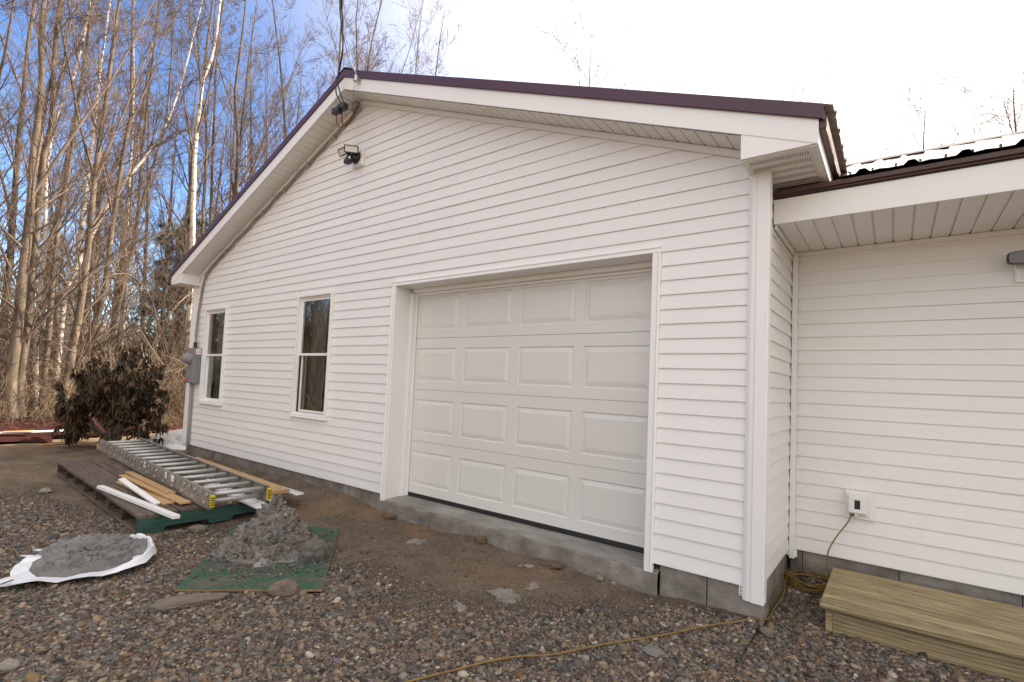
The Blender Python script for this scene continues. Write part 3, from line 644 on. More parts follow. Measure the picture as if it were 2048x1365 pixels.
b = MB(); b.tube([(0, -.08, .0), (-.02, -.12, .02), (-.035, -.14, .03)], .014, 8); b.tube([(-.035, -.14, .03), (-.01, -.15, .05)], .011, 8); b.tube([(-.035, -.14, .03), (-.12, -.14, .05)], .011, 8); b.tube([(-.02, -.12, .02), (-.05, -.13, -.02), (-.055, -.135, -.04)], .012, 8); b.build('arm', M_black, fl, smooth=True)
b = MB(); b.box(-.045, .03, -.175, -.11, -.110, -.055, b=.008); b.build('motion_sensor', M_black, fl)
# electric meter
mt = thing('electric_meter', 'grey electric meter enclosure with round glass meter on the far left wall corner', 'electric meter', (-8.28, 0, 0))
b = MB(); b.box(-.128, .128, -.098, .0, .975, 1.53, b=.006); b.box(-.12, .12, -.104, -.098, 1.20, 1.50, b=.002); b.box(-.12, .12, -.104, -.098, .99, 1.19, b=.002); b.build('enclosure', M_grey, mt)
b = MB(); rows = [[(-.03 + math.cos(a) * r, y, 1.36 + math.sin(a) * r) for a in [2 * PI * k / 24 for k in range(25)]] for y, r in ((-.104, .088), (-.125, .088), (-.128, .078), (-.19, .074), (-.205, .06), (-.21, .002))]; b.strip(rows); b.build('meter', M_grey, mt, smooth=True)
b = MB(); b.box(-.07, -.01, -.200, -.15, 1.30, 1.34); b.build('meter_dial', M_black, mt)
b = MB(); rows = [[(-.03 + math.cos(a) * r, y, 1.10 + math.sin(a) * r) for a in [2 * PI * k / 20 for k in range(21)]] for y, r in ((-.104, .05), (-.109, .05), (-.110, .04), (-.107, .038), (-.107, .001))]; b.strip(rows); b.build('knockout', M_grey, mt)
b = MB(); b.box(.1285, .1295, -.085, -.012, 1.43, 1.515); b.build('label_sticker', M_label, mt)
b = MB(); b.box(.1300, .1305, -.07, -.025, 1.462, 1.474); b.build('label_print', M_red, mt)
b = MB(); b.box(-.115, -.03, -.1055, -.1042, 1.005, 1.05); b.build('label_sticker', M_red, mt)
b = MB(); b.tube([(-.02, -.045, 1.53), (-.02, -.045, 1.60)], [.03, .024], 10); b.tube([(-.02, -.045, 1.60), (-.02, -.045, 1.625)], [.034, .02], 10); b.build('cable_gland', M_black, mt)
b = MB(); b.tube([(-.075, -.04, .975), (-.078, -.035, .8), (-.08, -.03, .3), (-.06, -.028, -.3)], .021, 10); b.build('conduit', M_pvc, mt, smooth=True)
b = MB(); b.tube([(-.115, -.03, .975), (-.117, -.02, .6), (-.118, -.016, .1)], .008, 6); b.build('ground_wire', M_cable, mt, smooth=True)
# service cable on the wall
sc_ = thing('service_cable', 'grey service cable clipped from the meter up along the left rake to the peak', 'cable', (-8.3, 0, 1.6))
cp = [(-8.30, -.045, 1.6), (-8.345, -.03, 1.80), (-8.335, -.024, 2.1), (-8.30, -.022, 2.3), (-8.25, -.022, 2.52), (-8.17, -.024, 2.66), (-8.02, -.026, 2.775), (-7.7, -.028, 2.915)]
for i in range(1, 19):
    x = -7.7 + (3.28) * i / 18; cp.append((x, -.030 + .004 * math.sin(i * 1.9), ZP - SL * abs(x - RX) - .085 + .008 * math.sin(i * 2.3)))
cp.append((-4.36, -.05, 4.27))
def cr(P, n=6):                               # Catmull-Rom
    P = [Vector(p) for p in P]; P = [2 * P[0] - P[1]] + P + [2 * P[-1] - P[-2]]; out = []
    for i in range(1, len(P) - 2):
        for k in range(n):
            t = k / n; out.append(0.5 * ((2 * P[i]) + (-P[i - 1] + P[i + 1]) * t + (2 * P[i - 1] - 5 * P[i] + 4 * P[i + 1] - P[i + 2]) * t * t + (-P[i - 1] + 3 * P[i] - 3 * P[i + 1] + P[i + 2]) * t ** 3))
    return out + [P[-2]]
def loc(P, o): return [Vector(p) - o.location for p in P]
b = MB(); b.tube(cr(loc(cp, sc_), 4), .017, 8); b.build('cable_sheath', M_cable, sc_, smooth=True)
for i in range(8, len(cp) - 1, 3):
    q = Vector(cp[i]) - sc_.location; b = MB(); b.box(q.x - .008, q.x + .008, q.y - .019, .002 - sc_.location.y, q.z - .026, q.z + .026); b.build('cable_clip', M_steel, sc_)
b = MB(); b.tube([Vector((-4.40, -.05, 4.245)) - sc_.location, Vector((-4.33, -.055, 4.275)) - sc_.location, Vector((-4.29, -.06, 4.29)) - sc_.location], [.024, .036, .028], 10); b.build('weather_head', M_grey, sc_, smooth=True)
# connectors and drip loops, overhead drop
ow = thing('overhead_service_wire', 'black twisted overhead service wire dropping to connectors and an insulator at the gable peak', 'wire', (-4.2, -.31, 4.06))
A0 = Vector((-4.44, -.2, 4.17)); 
wp = [(-4.20, -.31, 4.12), (-4.305, -.33, 4.29), (-4.27, -.34, 4.45), (-4.03, -.45, 4.60), (-3.68, -.70, 4.59), (-3.4, -.9, 4.60), (-2.4, -1.55, 4.62), (-.6, -2.7, 4.85), (2.5, -4.7, 5.5), (8.5, -8.6, 7.0)]
wp2 = [(-4.16, -.31, 4.12), (-4.235, -.34, 4.30), (-4.25, -.35, 4.46), (-4.015, -.46, 4.612)] + [tuple(Vector(p) + Vector((.010, .010, .012))) for p in wp[4:]]
wp3 = [(-3.96, -.31, 4.37), (-3.97, -.42, 4.52)] + [tuple(Vector(p) + Vector((-.01, .012, .014))) for p in wp[4:]]
for q in (wp, wp2): b = MB(); b.tube(cr(loc(q, ow), 6), .0075, 6); b.build('wire', M_black, ow, smooth=True)
b = MB(); b.tube(cr(loc(wp3, ow), 6), .005, 6); b.build('messenger_wire', M_cable, ow, smooth=True)
b = MB(); b.box(-.055, .065, -.03, .035, .005, .075, b=.006); b.build('connector', M_black, ow)
b = MB(); b.box(-.11, .0, -.06, .0, -.035, .030, b=.006); b.build('connector', M_black, ow)
b = MB(); b.tube(cr(loc([(-4.27, -.33, 4.04), (-4.30, -.30, 3.96), (-4.38, -.20, 3.975), (-4.39, -.12, 4.08), (-4.34, -.06, 4.22), (-4.29, -.06, 4.29)], ow)), .0055, 6); b.build('drip_loop', M_redw, ow, smooth=True)
b = MB(); b.tube(cr(loc([(-4.20, -.31, 4.06), (-4.25, -.27, 3.98), (-4.34, -.18, 3.98), (-4.35, -.10, 4.10), (-4.29, -.055, 4.26)], ow)), .0055, 6); b.build('drip_loop', M_black, ow, smooth=True)
b = MB(); b.box(.18, .25, -.005, .030, .27, .30); b.tube([(.225, -.002, .285), (.235, -.012, .30), (.24, -.012, .315)], .010, 8); b.tube([(.235, -.012, .25), (.235, -.012, .31)], .016, 10); b.build('insulator_bracket', M_steel, ow)
b = MB(); b.tube(cr(loc([(-3.98, -.315, 4.34), (-4.03, -.29, 4.24), (-4.12, -.22, 4.18), (-4.20, -.12, 4.22), (-4.30, -.07, 4.28)], ow)), .003, 5); b.build('neutral_wire', M_steel, ow, smooth=True)
# outlet
ol = thing('outlet_box', 'white weatherproof outlet cover on a square block low on the wing wall', 'outlet', (.45, WY, .405))
b = MB(); b.box(-.093, .093, -.024, .014, -.10, .10, b=.005); b.box(-.07, .07, -.030, -.024, -.078, .082, b=.002); b.build('mounting_block', M_trim, ol)
b = MB(); b.box(-.066, .045, -.055, -.03, -.060, .070, b=.004); b.build('outlet_base', M_trim, ol)
b = MB(); b.box(-.070, .042, -.098, -.056, -.052, .075, b=.009); b.build('cover', M_label, ol)
b = MB(); b.box(-.030, .004, -.0995, -.0975, -.018, .045); b.build('cover_window', M_dark, ol)
b = MB(); b.box(-.03, -.012, -.09, -.06, -.066, -.053, b=.002); b.build('latch', M_label, ol)
# wall lamp
wl = thing('wall_lamp', 'dark rounded wall lamp on a white block high on the wing wall', 'lamp', (1.38, WY, 2.03))
b = MB(); b.box(-.115, .115, -.026, .014, -.085, .11, b=.006); b.box(-.085, .085, -.033, -.026, -.065, .085, b=.003); b.build('mounting_block', M_trim, wl)
pts = []
for a in range(28):
    t = 2 * PI * a / 28; e = .38; pts.append((math.copysign(abs(math.cos(t)) ** e, math.cos(t)) * .165, math.copysign(abs(math.sin(t)) ** e, math.sin(t)) * .042))
b = MB(); rows = [[(x * s, y, .055 + z * s) for x, z in pts + pts[:1]] for y, s in ((-.085, .001), (-.085, .8), (-.095, 1), (-.13, 1), (-.135, .97))]; b.strip(rows); hd = b.build('lamp_head', M_black, wl)
b = MB(); b.strip([[(x * s, y, .055 + z * s) for x, z in pts + pts[:1]] for y, s in ((-.1352, .96), (-.138, .84), (-.139, .001))]); b.build('lens', M_lensg, hd)
b = MB(); b.box(-.03, .05, -.11, -.03, -.04, .02, b=.01); b.build('bracket', M_black, wl)

# ------------------------------------------------------------------ wooden step
st = thing('wooden_step', 'new pressure-treated wooden platform step against the wing foundation', 'step', (.30, .20, 0))
gz = -.225
tw = [.093, .093, .094, .094, .094, .094, .094, .14]; y = .795
for i, wd in enumerate(tw):
    b = MB(); y0 = y - wd + .0035; b.box(-.008 if i < 7 else -.012, 2.9, y0, y - .001, -.088 + .0006 * (i % 2), -.052 + .0006 * (i % 2), b=.004 if i < 7 else .009); b.build('tread_board', M_treated, st); y -= wd
b = MB(); b.box(.055, 2.9, .035, .073, gz - .03, -.0885, b=.003); b.build('riser_board', M_treated, st)
b = MB(); b.box(.018, .0545, .034, .76, gz - .03, -.0885, b=.003); b.build('side_board', M_treated, st)
b = MB()
for i in range(8):
    for x in (.03, .05, 1.1, 1.13): b.box(x, x + .008, .02 + .095 * i, .028 + .095 * i, -.0508, -.0500)
b.build('screw', M_dark, st, kind='stuff')
# extension cord
ec = thing('extension_lead', 'yellow-brown extension cord plugged into the outlet, coiled in the corner and running over the gravel', 'cord', (0, 0, 0))
cpts = [(.405, WY - .06, .345), (.375, 1.02, .27), (.319, .985, .18), (.268, .975, .07), (.255, .975, -.04), (.275, .975, -.15)]
rg = random.Random(12)
for i in range(9 * 13):
    a = 1.2 + 2 * PI * i / 9; k = i // 9; rx, ry = .150 + rg.uniform(-.035, .03), .25 + rg.uniform(-.07, .045)
    cpts.append((.175 + rx * math.cos(a) + .010 * math.sin(k * 2.1), .93 + .02 * math.cos(k * 1.7) + ry * math.sin(a) * .62, -.208 + .004 * k + rg.uniform(0, .012)))
for p in [(.04, 1.0), (.012, .89), (.02, .75), (.035, .62), (.035, .48), (.03, .30), (.022, .12), (-.02, -.04), (-.10, -.12), (-.22, -.26), (-.40, -.53), (-.61, -.84), (-.75, -1.10), (-.86, -1.22), (-.95, -1.35), (-1.06, -1.58), (-1.25, -1.95), (-1.6, -2.4), (-2.4, -3.2)]:
    if p[0] < -.0 and p[1] < .3: p = (p[0] + rg.uniform(-.006, .006), p[1] + rg.uniform(-.006, .006))
    cpts.append((p[0], p[1], g1(*p) + .022))
b = MB(); b.tube(cr(cpts, 5), .0048, 7); b.build('cord', M_cord, ec, smooth=True)
b = MB(); b.tube([(.405, WY - .06, .33), (.405, WY - .06, .365)], .014, 8); b.build('plug', M_cord, ec)

# ------------------------------------------------------------------ pallet, ladder, lumber
PA = Vector((-4.40, -1.80)); dirx = (Vector((-8.30, -1.62)) - PA); 
pang = math.atan2(dirx.y, dirx.x)
pl = thing('pallet', 'long weathered wooden skid with green painted end, carrying the ladder and lumber', 'pallet', (PA.x, PA.y, -.21), pang)   # local x runs away from the near end
PL, PW, PT = 3.55, -1.16, .155
yy = 0.0
for i, (wd, e0) in enumerate(((.30, 0), (.27, .015), (.27, .03), (.26, -.01))):
    b = MB(); n = 24; rg = random.Random(i); y0, y1 = -yy, -(yy + wd - .012); top = [];
    for k in range(n + 1):
        x = e0 + (PL - e0) * k / n; j = rg.uniform(-.004, .004); ez = .003 * math.sin(k * .9 + i)
        top.append((x, y0 + j, y1 + j * .5, ez))
    rows = [[(x, a, PT - .026 + e) for x, a, c, e in top], [(x, a, PT - .003 + e) for x, a, c, e in top], [(x, a - .003, PT + e) for x, a, c, e in top], [(x, c + .003, PT + e) for x, a, c, e in top], [(x, c, PT - .003 + e) for x, a, c, e in top], [(x, c, PT - .026 + e) for x, a, c, e in top]]
    b.strip(rows); k = len(b.v)
    b.f.append((0, n + 1, 2 * (n + 1), 3 * (n + 1), 4 * (n + 1), 5 * (n + 1))); b.f.append(tuple(n + q * (n + 1) for q in range(6)))
    b.build('deck_board', M_pal, pl); yy += wd
for i in range(8):
    x = .0 + (PL - .05) * i / 7; nm, m = ('stringer', M_palg) if i == 0 else ('stringer', M_palu)
    b = MB(); z0, z1 = .022, PT - .027
    if i == 0: b.prism([(0, 0.0, -.005), (0, -.18, -.005), (0, -.20, .04), (0, -.52, .04), (0, -.54, .0), (0, -.72, .0), (0, -.74, .04), (0, -.98, .04), (0, -1.0, .0), (0, PW, .0), (0, PW, z1), (0, 0.0, z1)], (.042, 0, 0))
    else: b.box(x, x + .042, PW, -.004, z0, z1, b=.002)
    b.build(nm, m, pl, label='green painted end stringer with notches' if i == 0 else None)
for (a, c) in ((0, .12), (.5, .62), (1.02, 1.14)):
    b = MB(); b.box(.045, PL, -c, -a, .0, .0215, b=.002); b.build('bottom_board', M_pal, pl)
# ladder
LA = Vector((-3.91, -1.47)); LB = Vector((-9.05, -1.20)); lang = math.atan2((LB - LA).y, (LB - LA).x)
LZ = .012; 
ld = thing('extension_ladder', 'aluminium extension ladder lying flat across the pallet, yellow feet towards the camera', 'ladder', (-4.12, -1.385, LZ - .035), math.atan2(-1.06 + 1.385, -8.85 + 4.12))
LL, LW = 4.55, -.50
def rail(y, sgn, z0, h, x0, x1, nm='rail'):
    b = MB(); t = .004; w_ = .028 * sgn
    b.box(x0, x1, min(y, y + t * sgn), max(y, y + t * sgn), z0, z0 + h)
    b.box(x0, x1, min(y + t * sgn, y + w_), max(y + t * sgn, y + w_), z0, z0 + t); b.box(x0, x1, min(y + t * sgn, y + w_), max(y + t * sgn, y + w_), z0 + h - t, z0 + h)
    return b.build(nm, M_alu, ld)
# base section (lower) and fly section (upper, slightly narrower)
rail(0, -1, 0, .075, .0, LL); rail(LW, 1, 0, .075, .0, LL); rail(-.006, -1, .078, .072, -.02, LL - .05); rail(LW + .006, 1, .078, .072, -.02, LL - .05)
def rung(x, z):
    b = MB(); b.tube([(x, -.006, z), (x, LW + .006, z)], .0205, 12); b.tube([(x, .006, z), (x, -.0, z)], [.013, .021], 10); b.tube([(x, LW - .006, z), (x, LW, z)], [.013, .021], 10)
    return b
base = None
for i in range(15):
    x = .06 + i * .3048; z = .115
    if base is None: base = rung(0, z).build('rung', M_rung, ld, smooth=True); base.location.x = x
    else:
        o = base.copy(); C.objects.link(o); o.parent = ld; o.location.x = x
for i in range(15):
    x = .13 + i * .3048
    if x > LL: break
    o = base.copy(); C.objects.link(o); o.parent = ld; o.location = (x, 0, -.078)
b = MB()
for i in range(14):
    for yq, s in ((.0005, 1), (LW - .0005, -1)):
        x = .2 + i * .3048; b.tube([(x, yq, .118), (x, yq + .007 * s, .118)], [.022, .012], 8); b.box(x + .10, x + .13, min(yq, yq + .004 * s), max(yq, yq + .004 * s), .055, .075)
b.build('rung_end', M_grey, ld, kind='stuff')
for yq in (-.014, LW + .014):
    b = MB(); b.box(-.05, -.022, yq - .018, yq + .018, .02, .13, b=.006)
    for k in range(5): b.box(-.058, -.05, yq - .016, yq + .016, .032 + k * .02, .042 + k * .02)
    o = b.build('foot', M_yellow, ld)
    b = MB(); 
    for k in range(4): b.box(-.0555, -.0505, yq - .0165, yq + .0165, .0435 + k * .02, .0505 + k * .02)
    b.build('foot_tread', M_rubber, o)
for yq in (-.014, LW + .014): b = MB(); b.box(LL, LL + .03, yq - .018, yq + .018, .0, .07, b=.006); b.build('end_cap', M_yellow, ld)
for x, wd in ((.98, .10), (1.22, .06), (2.0, .09)): b = MB(); b.box(x, x + wd, .0003, .0010, .082, .145); b.build('sticker', M_label, ld)
# lumber
ztop = -.055
def board(name, label, cat, p0, p1, w_, t, m, z0, z1=None, group=None, roll=0.0, chan=False):
    p0, p1 = Vector(p0), Vector(p1); d = p1 - p0; o = None
    z1 = z0 if z1 is None else z1; Lh = math.hypot(d.length, z1 - z0)
    b = MB()
    if chan:
        b.box(0, Lh, -w_ / 2, w_ / 2, 0, .002); b.box(0, Lh, -w_ / 2, -w_ / 2 + .003, .0021, t); b.box(0, Lh, w_ / 2 - .003, w_ / 2, .0021, t); b.box(0, Lh, -w_ / 2, -w_ / 2 + .018, t, t + .002)
    else: b.box(0, Lh, -w_ / 2, w_ / 2, 0, t, b=.0025)
    o = b.build(name, m, None, label=label, cat=cat, group=group); o.location = (p0.x, p0.y, z0); o.rotation_euler = (roll, -math.atan2(z1 - z0, d.length), math.atan2(d.y, d.x)); return o
board('trim_board', 'long white painted trim board lying nearest the camera on the pallet', 'board', (-4.10, -1.63), (-5.80, -1.72), .055, .03, M_label, ztop + .004, roll=.06)
board('trim_board', 'shorter white trim strip behind the long one on the pallet', 'board', (-4.70, -1.575), (-5.83, -1.54), .05, .02, M_label, ztop + .004, .004, roll=-.2)
board('pine_board', 'lowest fresh pine board of the small stack beside the ladder', 'board', (-4.66, -1.50), (-6.0, -1.49), .10, .018, M_pine, ztop + .003)
board('pine_board', 'middle pine board slanting on the stack beside the ladder', 'board', (-4.50, -1.42), (-6.1, -1.45), .085, .019, M_pine, ztop + .022, ztop + .05)
board('pine_board', 'topmost pine board of the stack, with broken far end', 'board', (-4.9, -1.40), (-6.12, -1.40), .07, .019, M_pine, ztop + .045, ztop + .075, roll=.15)
board('pine_plank', 'wide pale pine plank sticking out behind the ladder towards the wall', 'plank', (-4.30, -.66), (-6.9, -.52), .19, .038, M_pine, -.022)
board('vinyl_trim_strip', 'white vinyl channel strip poking out under the ladder end', 'trim strip', (-3.98, -.98), (-5.6, -.88), .12, .02, M_trim, ztop + .003, chan=True)
board('vinyl_trim_strip', 'flat white vinyl strip between the pine plank and the concrete heap', 'trim strip', (-4.02, -.80), (-5.2, -.72), .10, .012, M_trim, ztop + .004, -.03, chan=True)
board('vinyl_trim_strip', 'white vinyl strip tip showing beyond the end of the pine plank', 'trim strip', (-4.25, -.48), (-5.5, -.46), .09, .012, M_trim, -.052, chan=True)
o = board('wood_offcut', 'small pine offcut on the pallet between the ladder feet', 'offcut', (-4.33, -1.12), (-4.42, -1.06), .035, .02, M_pine, ztop + .003)

# ------------------------------------------------------------------ green board with the crumbled concrete heap
bc = [Vector(p) for p in ((-2.96, -2.02), (-2.30, -1.42), (-3.40, -.57), (-4.14, -1.11))]
zb = [g1(p.x, p.y) for p in bc]; zc = max(zb) + .004
b = MB(); vs = [(p.x, p.y, zc + .012) for p in bc] + [(p.x, p.y, zc) for p in bc]; b.add(vs, [(0, 1, 2, 3), (7, 6, 5, 4)] + [(i, 4 + i, 4 + (i + 1) % 4, (i + 1) % 4) for i in range(4)])
M_gb = pm('green_paint', [(.13, .11, .085), (.075, .085, .055), (.022, .085, .042), (.03, .105, .05)], 5, 0.75, 0.3, 40, rvar=.1)
M_ply = pm('plywood_edge', [(.22, .13, .06), (.34, .21, .10)], 30, 0.8)
gb = thing('green_board', 'green painted plywood sheet on the gravel under the concrete heap', 'board', (0, 0, 0))
b2 = MB(); ins = [(p - sum(bc, Vector((0, 0))) / 4) * .9985 + sum(bc, Vector((0, 0))) / 4 for p in bc]
b.build('core', M_ply, gb); b2.add([(p.x, p.y, zc + .0135) for p in ins] + [(p.x, p.y, zc + .0122) for p in ins], [(0, 1, 2, 3), (7, 6, 5, 4)] + [(i, 4 + i, 4 + (i + 1) % 4, (i + 1) % 4) for i in range(4)]); b2.build('painted_face', M_gb, gb)
BZ = zc + .0135
def heap(name, cx, cy, z0, hfun, rfun, nr, na, m, amp, sc, seed, **k):
    u = np.linspace(0, 1, nr) ** .9; a = np.linspace(0, 2 * PI, na, endpoint=False); Ug, Ag = np.meshgrid(u, a, indexing='ij')
    Rr = rfun(Ag); x = cx + Ug * Rr * np.cos(Ag); y = cy + Ug * Rr * np.sin(Ag); z = z0 + hfun(Ug, Ag)
    bil = lambda s, q: np.abs(vn(x * s, y * s, z * s, q) - .5) * 2
    d = .62 * np.sqrt(bil(sc * .8, seed)) + .34 * bil(sc * 2.1, seed + 1) ** .8 + .16 * bil(sc * 4.7, seed + 2) + .08 * (vn(x * sc * 12, y * sc * 12, z * sc * 12, seed + 3) - .5) - .72
    edge = np.clip((1 - Ug) * 6, 0.12, 1)
    nx_, ny_ = np.cos(Ag), np.sin(Ag); slope = .75
    dd = d * amp * edge
    x = x + dd * nx_ * slope * np.clip(Ug * 4, 0, 1); y = y + dd * ny_ * slope * np.clip(Ug * 4, 0, 1); z = z + dd * .8
    v = np.stack([x.ravel(), y.ravel(), z.ravel()], 1); r_ = np.arange(nr - 1)[:, None] * na; c_ = np.arange(na)[None]
    q = np.stack([(r_ + c_).ravel(), (r_ + na + c_).ravel(), (r_ + na + (c_ + 1) % na).ravel(), (r_ + (c_ + 1) % na).ravel()], 1)
    return link(name, np_mesh(name, v, q, None, m, False if k.pop('flat', False) else True), **k)
def shape(u): return (1.01 - np.sqrt(u * u + .02)) / (1.01 - .1414)
hp = heap('concrete_heap', -3.22, -1.26, BZ - .012, lambda u, a: .41 * shape(u) * (1 + .10 * np.sin(a * 3 + 1)), lambda a: .365 + .04 * np.sin(2 * a + .5) + .035 * np.sin(5 * a) + .025 * np.sin(9 * a + 2), 190, 420, M_mound, .105, 11, 50,
     label='steep grey heap of crumbled concrete and dirt on the green board', cat='heap')
# bag and hardened concrete
bagt = thing('cement_sack', 'empty white plastic sack spread on the gravel under a slab of set concrete', 'sack', (0, 0, 0))
op = np.array([(-3.717, -2.679), (-3.75, -2.738), (-3.907, -2.61), (-4.206, -2.525), (-4.162, -2.497), (-4.338, -2.444), (-4.234, -2.388), (-4.325, -2.206), (-4.331, -1.963), (-4.104, -1.864), (-4.039, -1.835), (-3.963, -1.828), (-3.801, -1.862), (-3.605, -1.935), (-3.502, -2.01), (-3.441, -2.204), (-3.482, -2.308), (-3.577, -2.438), (-3.622, -2.563)]); cen = np.array([-4.0, -2.2]); th = np.arctan2(op[:, 1] - cen[1], op[:, 0] - cen[0]); od = np.argsort(th); op = op[od]; th = th[od]
dd = np.linalg.norm(op - cen, axis=1); na_ = 240; tt = np.linspace(-PI, PI, na_, endpoint=False); rr2 = np.interp(tt, np.concatenate([[th[-1] - 2 * PI], th, [th[0] + 2 * PI]]), np.concatenate([[dd[-1]], dd, [dd[0]]]))
us = np.concatenate([np.linspace(0, .8, 14), np.linspace(.83, 1, 12)]); Ug, Tg = np.meshgrid(us, tt, indexing='ij'); x = cen[0] + Ug * rr2 * np.cos(Tg); y = cen[1] + Ug * rr2 * np.sin(Tg)
rightside = smooth01(np.cos(Tg - 1.15), .2, .8)
z = gh(x, y) + .022 + .030 * vn(x * 7, y * 7, s=7) * Ug + .016 * np.abs(np.sin(Tg * 7 + 3 * vn(x * 3, y * 3, s=8))) * Ug ** 2 + rightside * .06 * np.exp(-((Ug - .93) / .05) ** 2)
vv = np.stack([x.ravel(), y.ravel(), z.ravel()], 1); r_ = np.arange(len(us) - 1)[:, None] * na_; c_ = np.arange(na_)[None]
q = np.stack([(r_ + c_).ravel(), (r_ + na_ + c_).ravel(), (r_ + na_ + (c_ + 1) % na_).ravel(), (r_ + (c_ + 1) % na_).ravel()], 1); link('sheet', np_mesh('sheet', vv, q, None, M_bag), bagt)
b = MB()
for px_, py_, s1, s2 in ((-3.71, -2.69, .075, .018),): b.add([(px_, py_, g1(px_, py_) + .062), (px_ + s2, py_ + s2 * .6, g1(px_, py_) + .062), (px_ - .02, py_ + s1, g1(px_, py_) + .064), (px_ - .02 - s2, py_ + s1 - s2 * .6, g1(px_, py_) + .064)], [(0, 1, 2, 3)])
b.build('print_mark', M_ink, bagt, fix=False)
heap('concrete_patty', -4.02, -2.17, g1(-4.0, -2.2) + .020, lambda u, a: .095 * (1 - u ** 4) ** .6, lambda a: np.interp(np.mod(a, 2 * PI), np.radians([0, 40, 70, 110, 150, 200, 240, 270, 310, 360]), [.42, .34, .34, .40, .46, .44, .32, .33, .42, .42]), 150, 380, M_clump, .085, 12, 80,
     label='flat rough patty of set grey concrete lying on the white sack', cat='concrete')
# stones, clods, slab
def rock_mesh(name, m, seed, sub=3, amp=.35, sc=1.4, flat=False):
    bm = bmesh.new(); bmesh.ops.create_icosphere(bm, subdivisions=sub, radius=1)
    co = np.array([v.co[:] for v in bm.verts]); d = 1 + amp * (fbm(co[:, 0] * sc + 9, co[:, 1] * sc + 5, co[:, 2] * sc + 3, seed, 3) - .5) * 2
    for v, k in zip(bm.verts, d): v.co *= float(k)
    me = bpy.data.meshes.new(name); bm.to_mesh(me); bm.free(); me.materials.append(m); me.polygons.foreach_set('use_smooth', [not flat] * len(me.polygons)); return me
def rock(name, label, cat, x, y, s, m, seed, rz=0, flat=False, sink=.3, group=None):
    o = link(name, rock_mesh(name, m, seed, 4 if max(s) > .05 else 3, .4, 1.6, flat), label=label, cat=cat); o.scale = s; o.rotation_euler = (0, 0, rz); o.location = (x, y, g1(x, y) + s[2] * (1 - sink))
    if group: o['group'] = group
    return o
rock('driftwood_slab', 'long flat weathered brown slab on the gravel in front of the green board', 'slab', -2.70, -2.04, (.19, .06, .035), M_slab, 3, math.radians(72))
rock('sand_clod', 'pointed brown clod leaning on the front edge of the green board', 'clod', -2.44, -1.60, (.085, .045, .055), M_slab, 5, 1.0)
rock('grey_chunk', 'large rough grey concrete chunk at the front right foot of the heap', 'concrete chunk', -2.83, -1.18, (.10, .085, .085), M_mound, 8, .4, sink=0)
rock('grey_chunk', 'dark grey clod on the dirt between the board and the door ledge', 'concrete chunk', -2.72, -.80, (.04, .03, .025), M_mound, 12)
rock('sand_clod', 'brown clod on the gravel between the pallet and the heap', 'clod', -4.20, -1.42, (.08, .05, .035), M_slab, 14, .8)
rock('grey_stone', 'grey stone beside the near pallet corner', 'stone', -3.95, -1.20, (.035, .028, .026), M_rock, 15)
rock('tan_stone', 'tan stone at the bottom left edge of the picture', 'stone', -2.60, -2.80, (.05, .035, .025), M_rock, 16, .5)
rock('flat_stone', 'flat round grey stone just below the cord on the gravel', 'stone', -.37, -.70, (.055, .045, .015), M_spill, 17)
rock('flat_stone', 'smaller flat grey stone at the left edge by the dirt', 'stone', -6.75, -1.95, (.07, .05, .03), M_rock, 18)
rock('tan_stone', 'pale tan stone against the middle of the door ledge', 'stone', -1.03, -.06, (.030, .026, .022), M_rock, 19)
rock('tan_stone', 'smaller tan pebble right of the stone by the ledge', 'stone', -.93, -.045, (.018, .015, .012), M_rock, 20)
rock('sand_clod', 'crusted sand clod heaped against the ledge left of centre', 'clod', -2.16, -.05, (.05, .035, .035), M_clod, 21, .3)
rock('sand_clod', 'flat cracked sand clod at the foot of the ledge', 'clod', -1.42, -.08, (.09, .045, .022), M_clod, 22, .2)
rock('sand_clod', 'low sand crust beside the foundation left of the door', 'clod', -3.35, -.06, (.07, .04, .03), M_clod, 23, .2)
rock('grey_stone', 'grey rock at the foot of the right corner post', 'stone', .05, -.05, (.045, .035, .028), M_rock, 24)
rock('white_stone', 'whitish stone touching the bottom of the corner foundation', 'stone', -.04, -.04, (.02, .016, .012), M_label, 25)
for i, (x, y, r, lab) in enumerate(((-2.62, -.30, .10, 'round grey cement splash on the dirt nearest the door ledge'), (-1.57, -.15, .07, 'small cement splash close under the ledge right of centre'), (-1.40, -.66, .13, 'widest cement splash at the edge of the gravel'), (-1.54, -.94, .06, 'cement splash lowest on the gravel'), (-1.37, -.40, .06, 'faint cement splash between the ledge and the widest one'))):
    heap('cement_splash', x, y, g1(x, y) - .004, lambda u, a: .017 * (1 - u ** 2), lambda a, r=r, i=i: r * (1 + .3 * np.sin(2 * a + i) + .18 * np.sin(5 * a + 2 * i)), 14, 60, M_spill, .02, 16, 100 + i, label=lab, cat='cement splash')

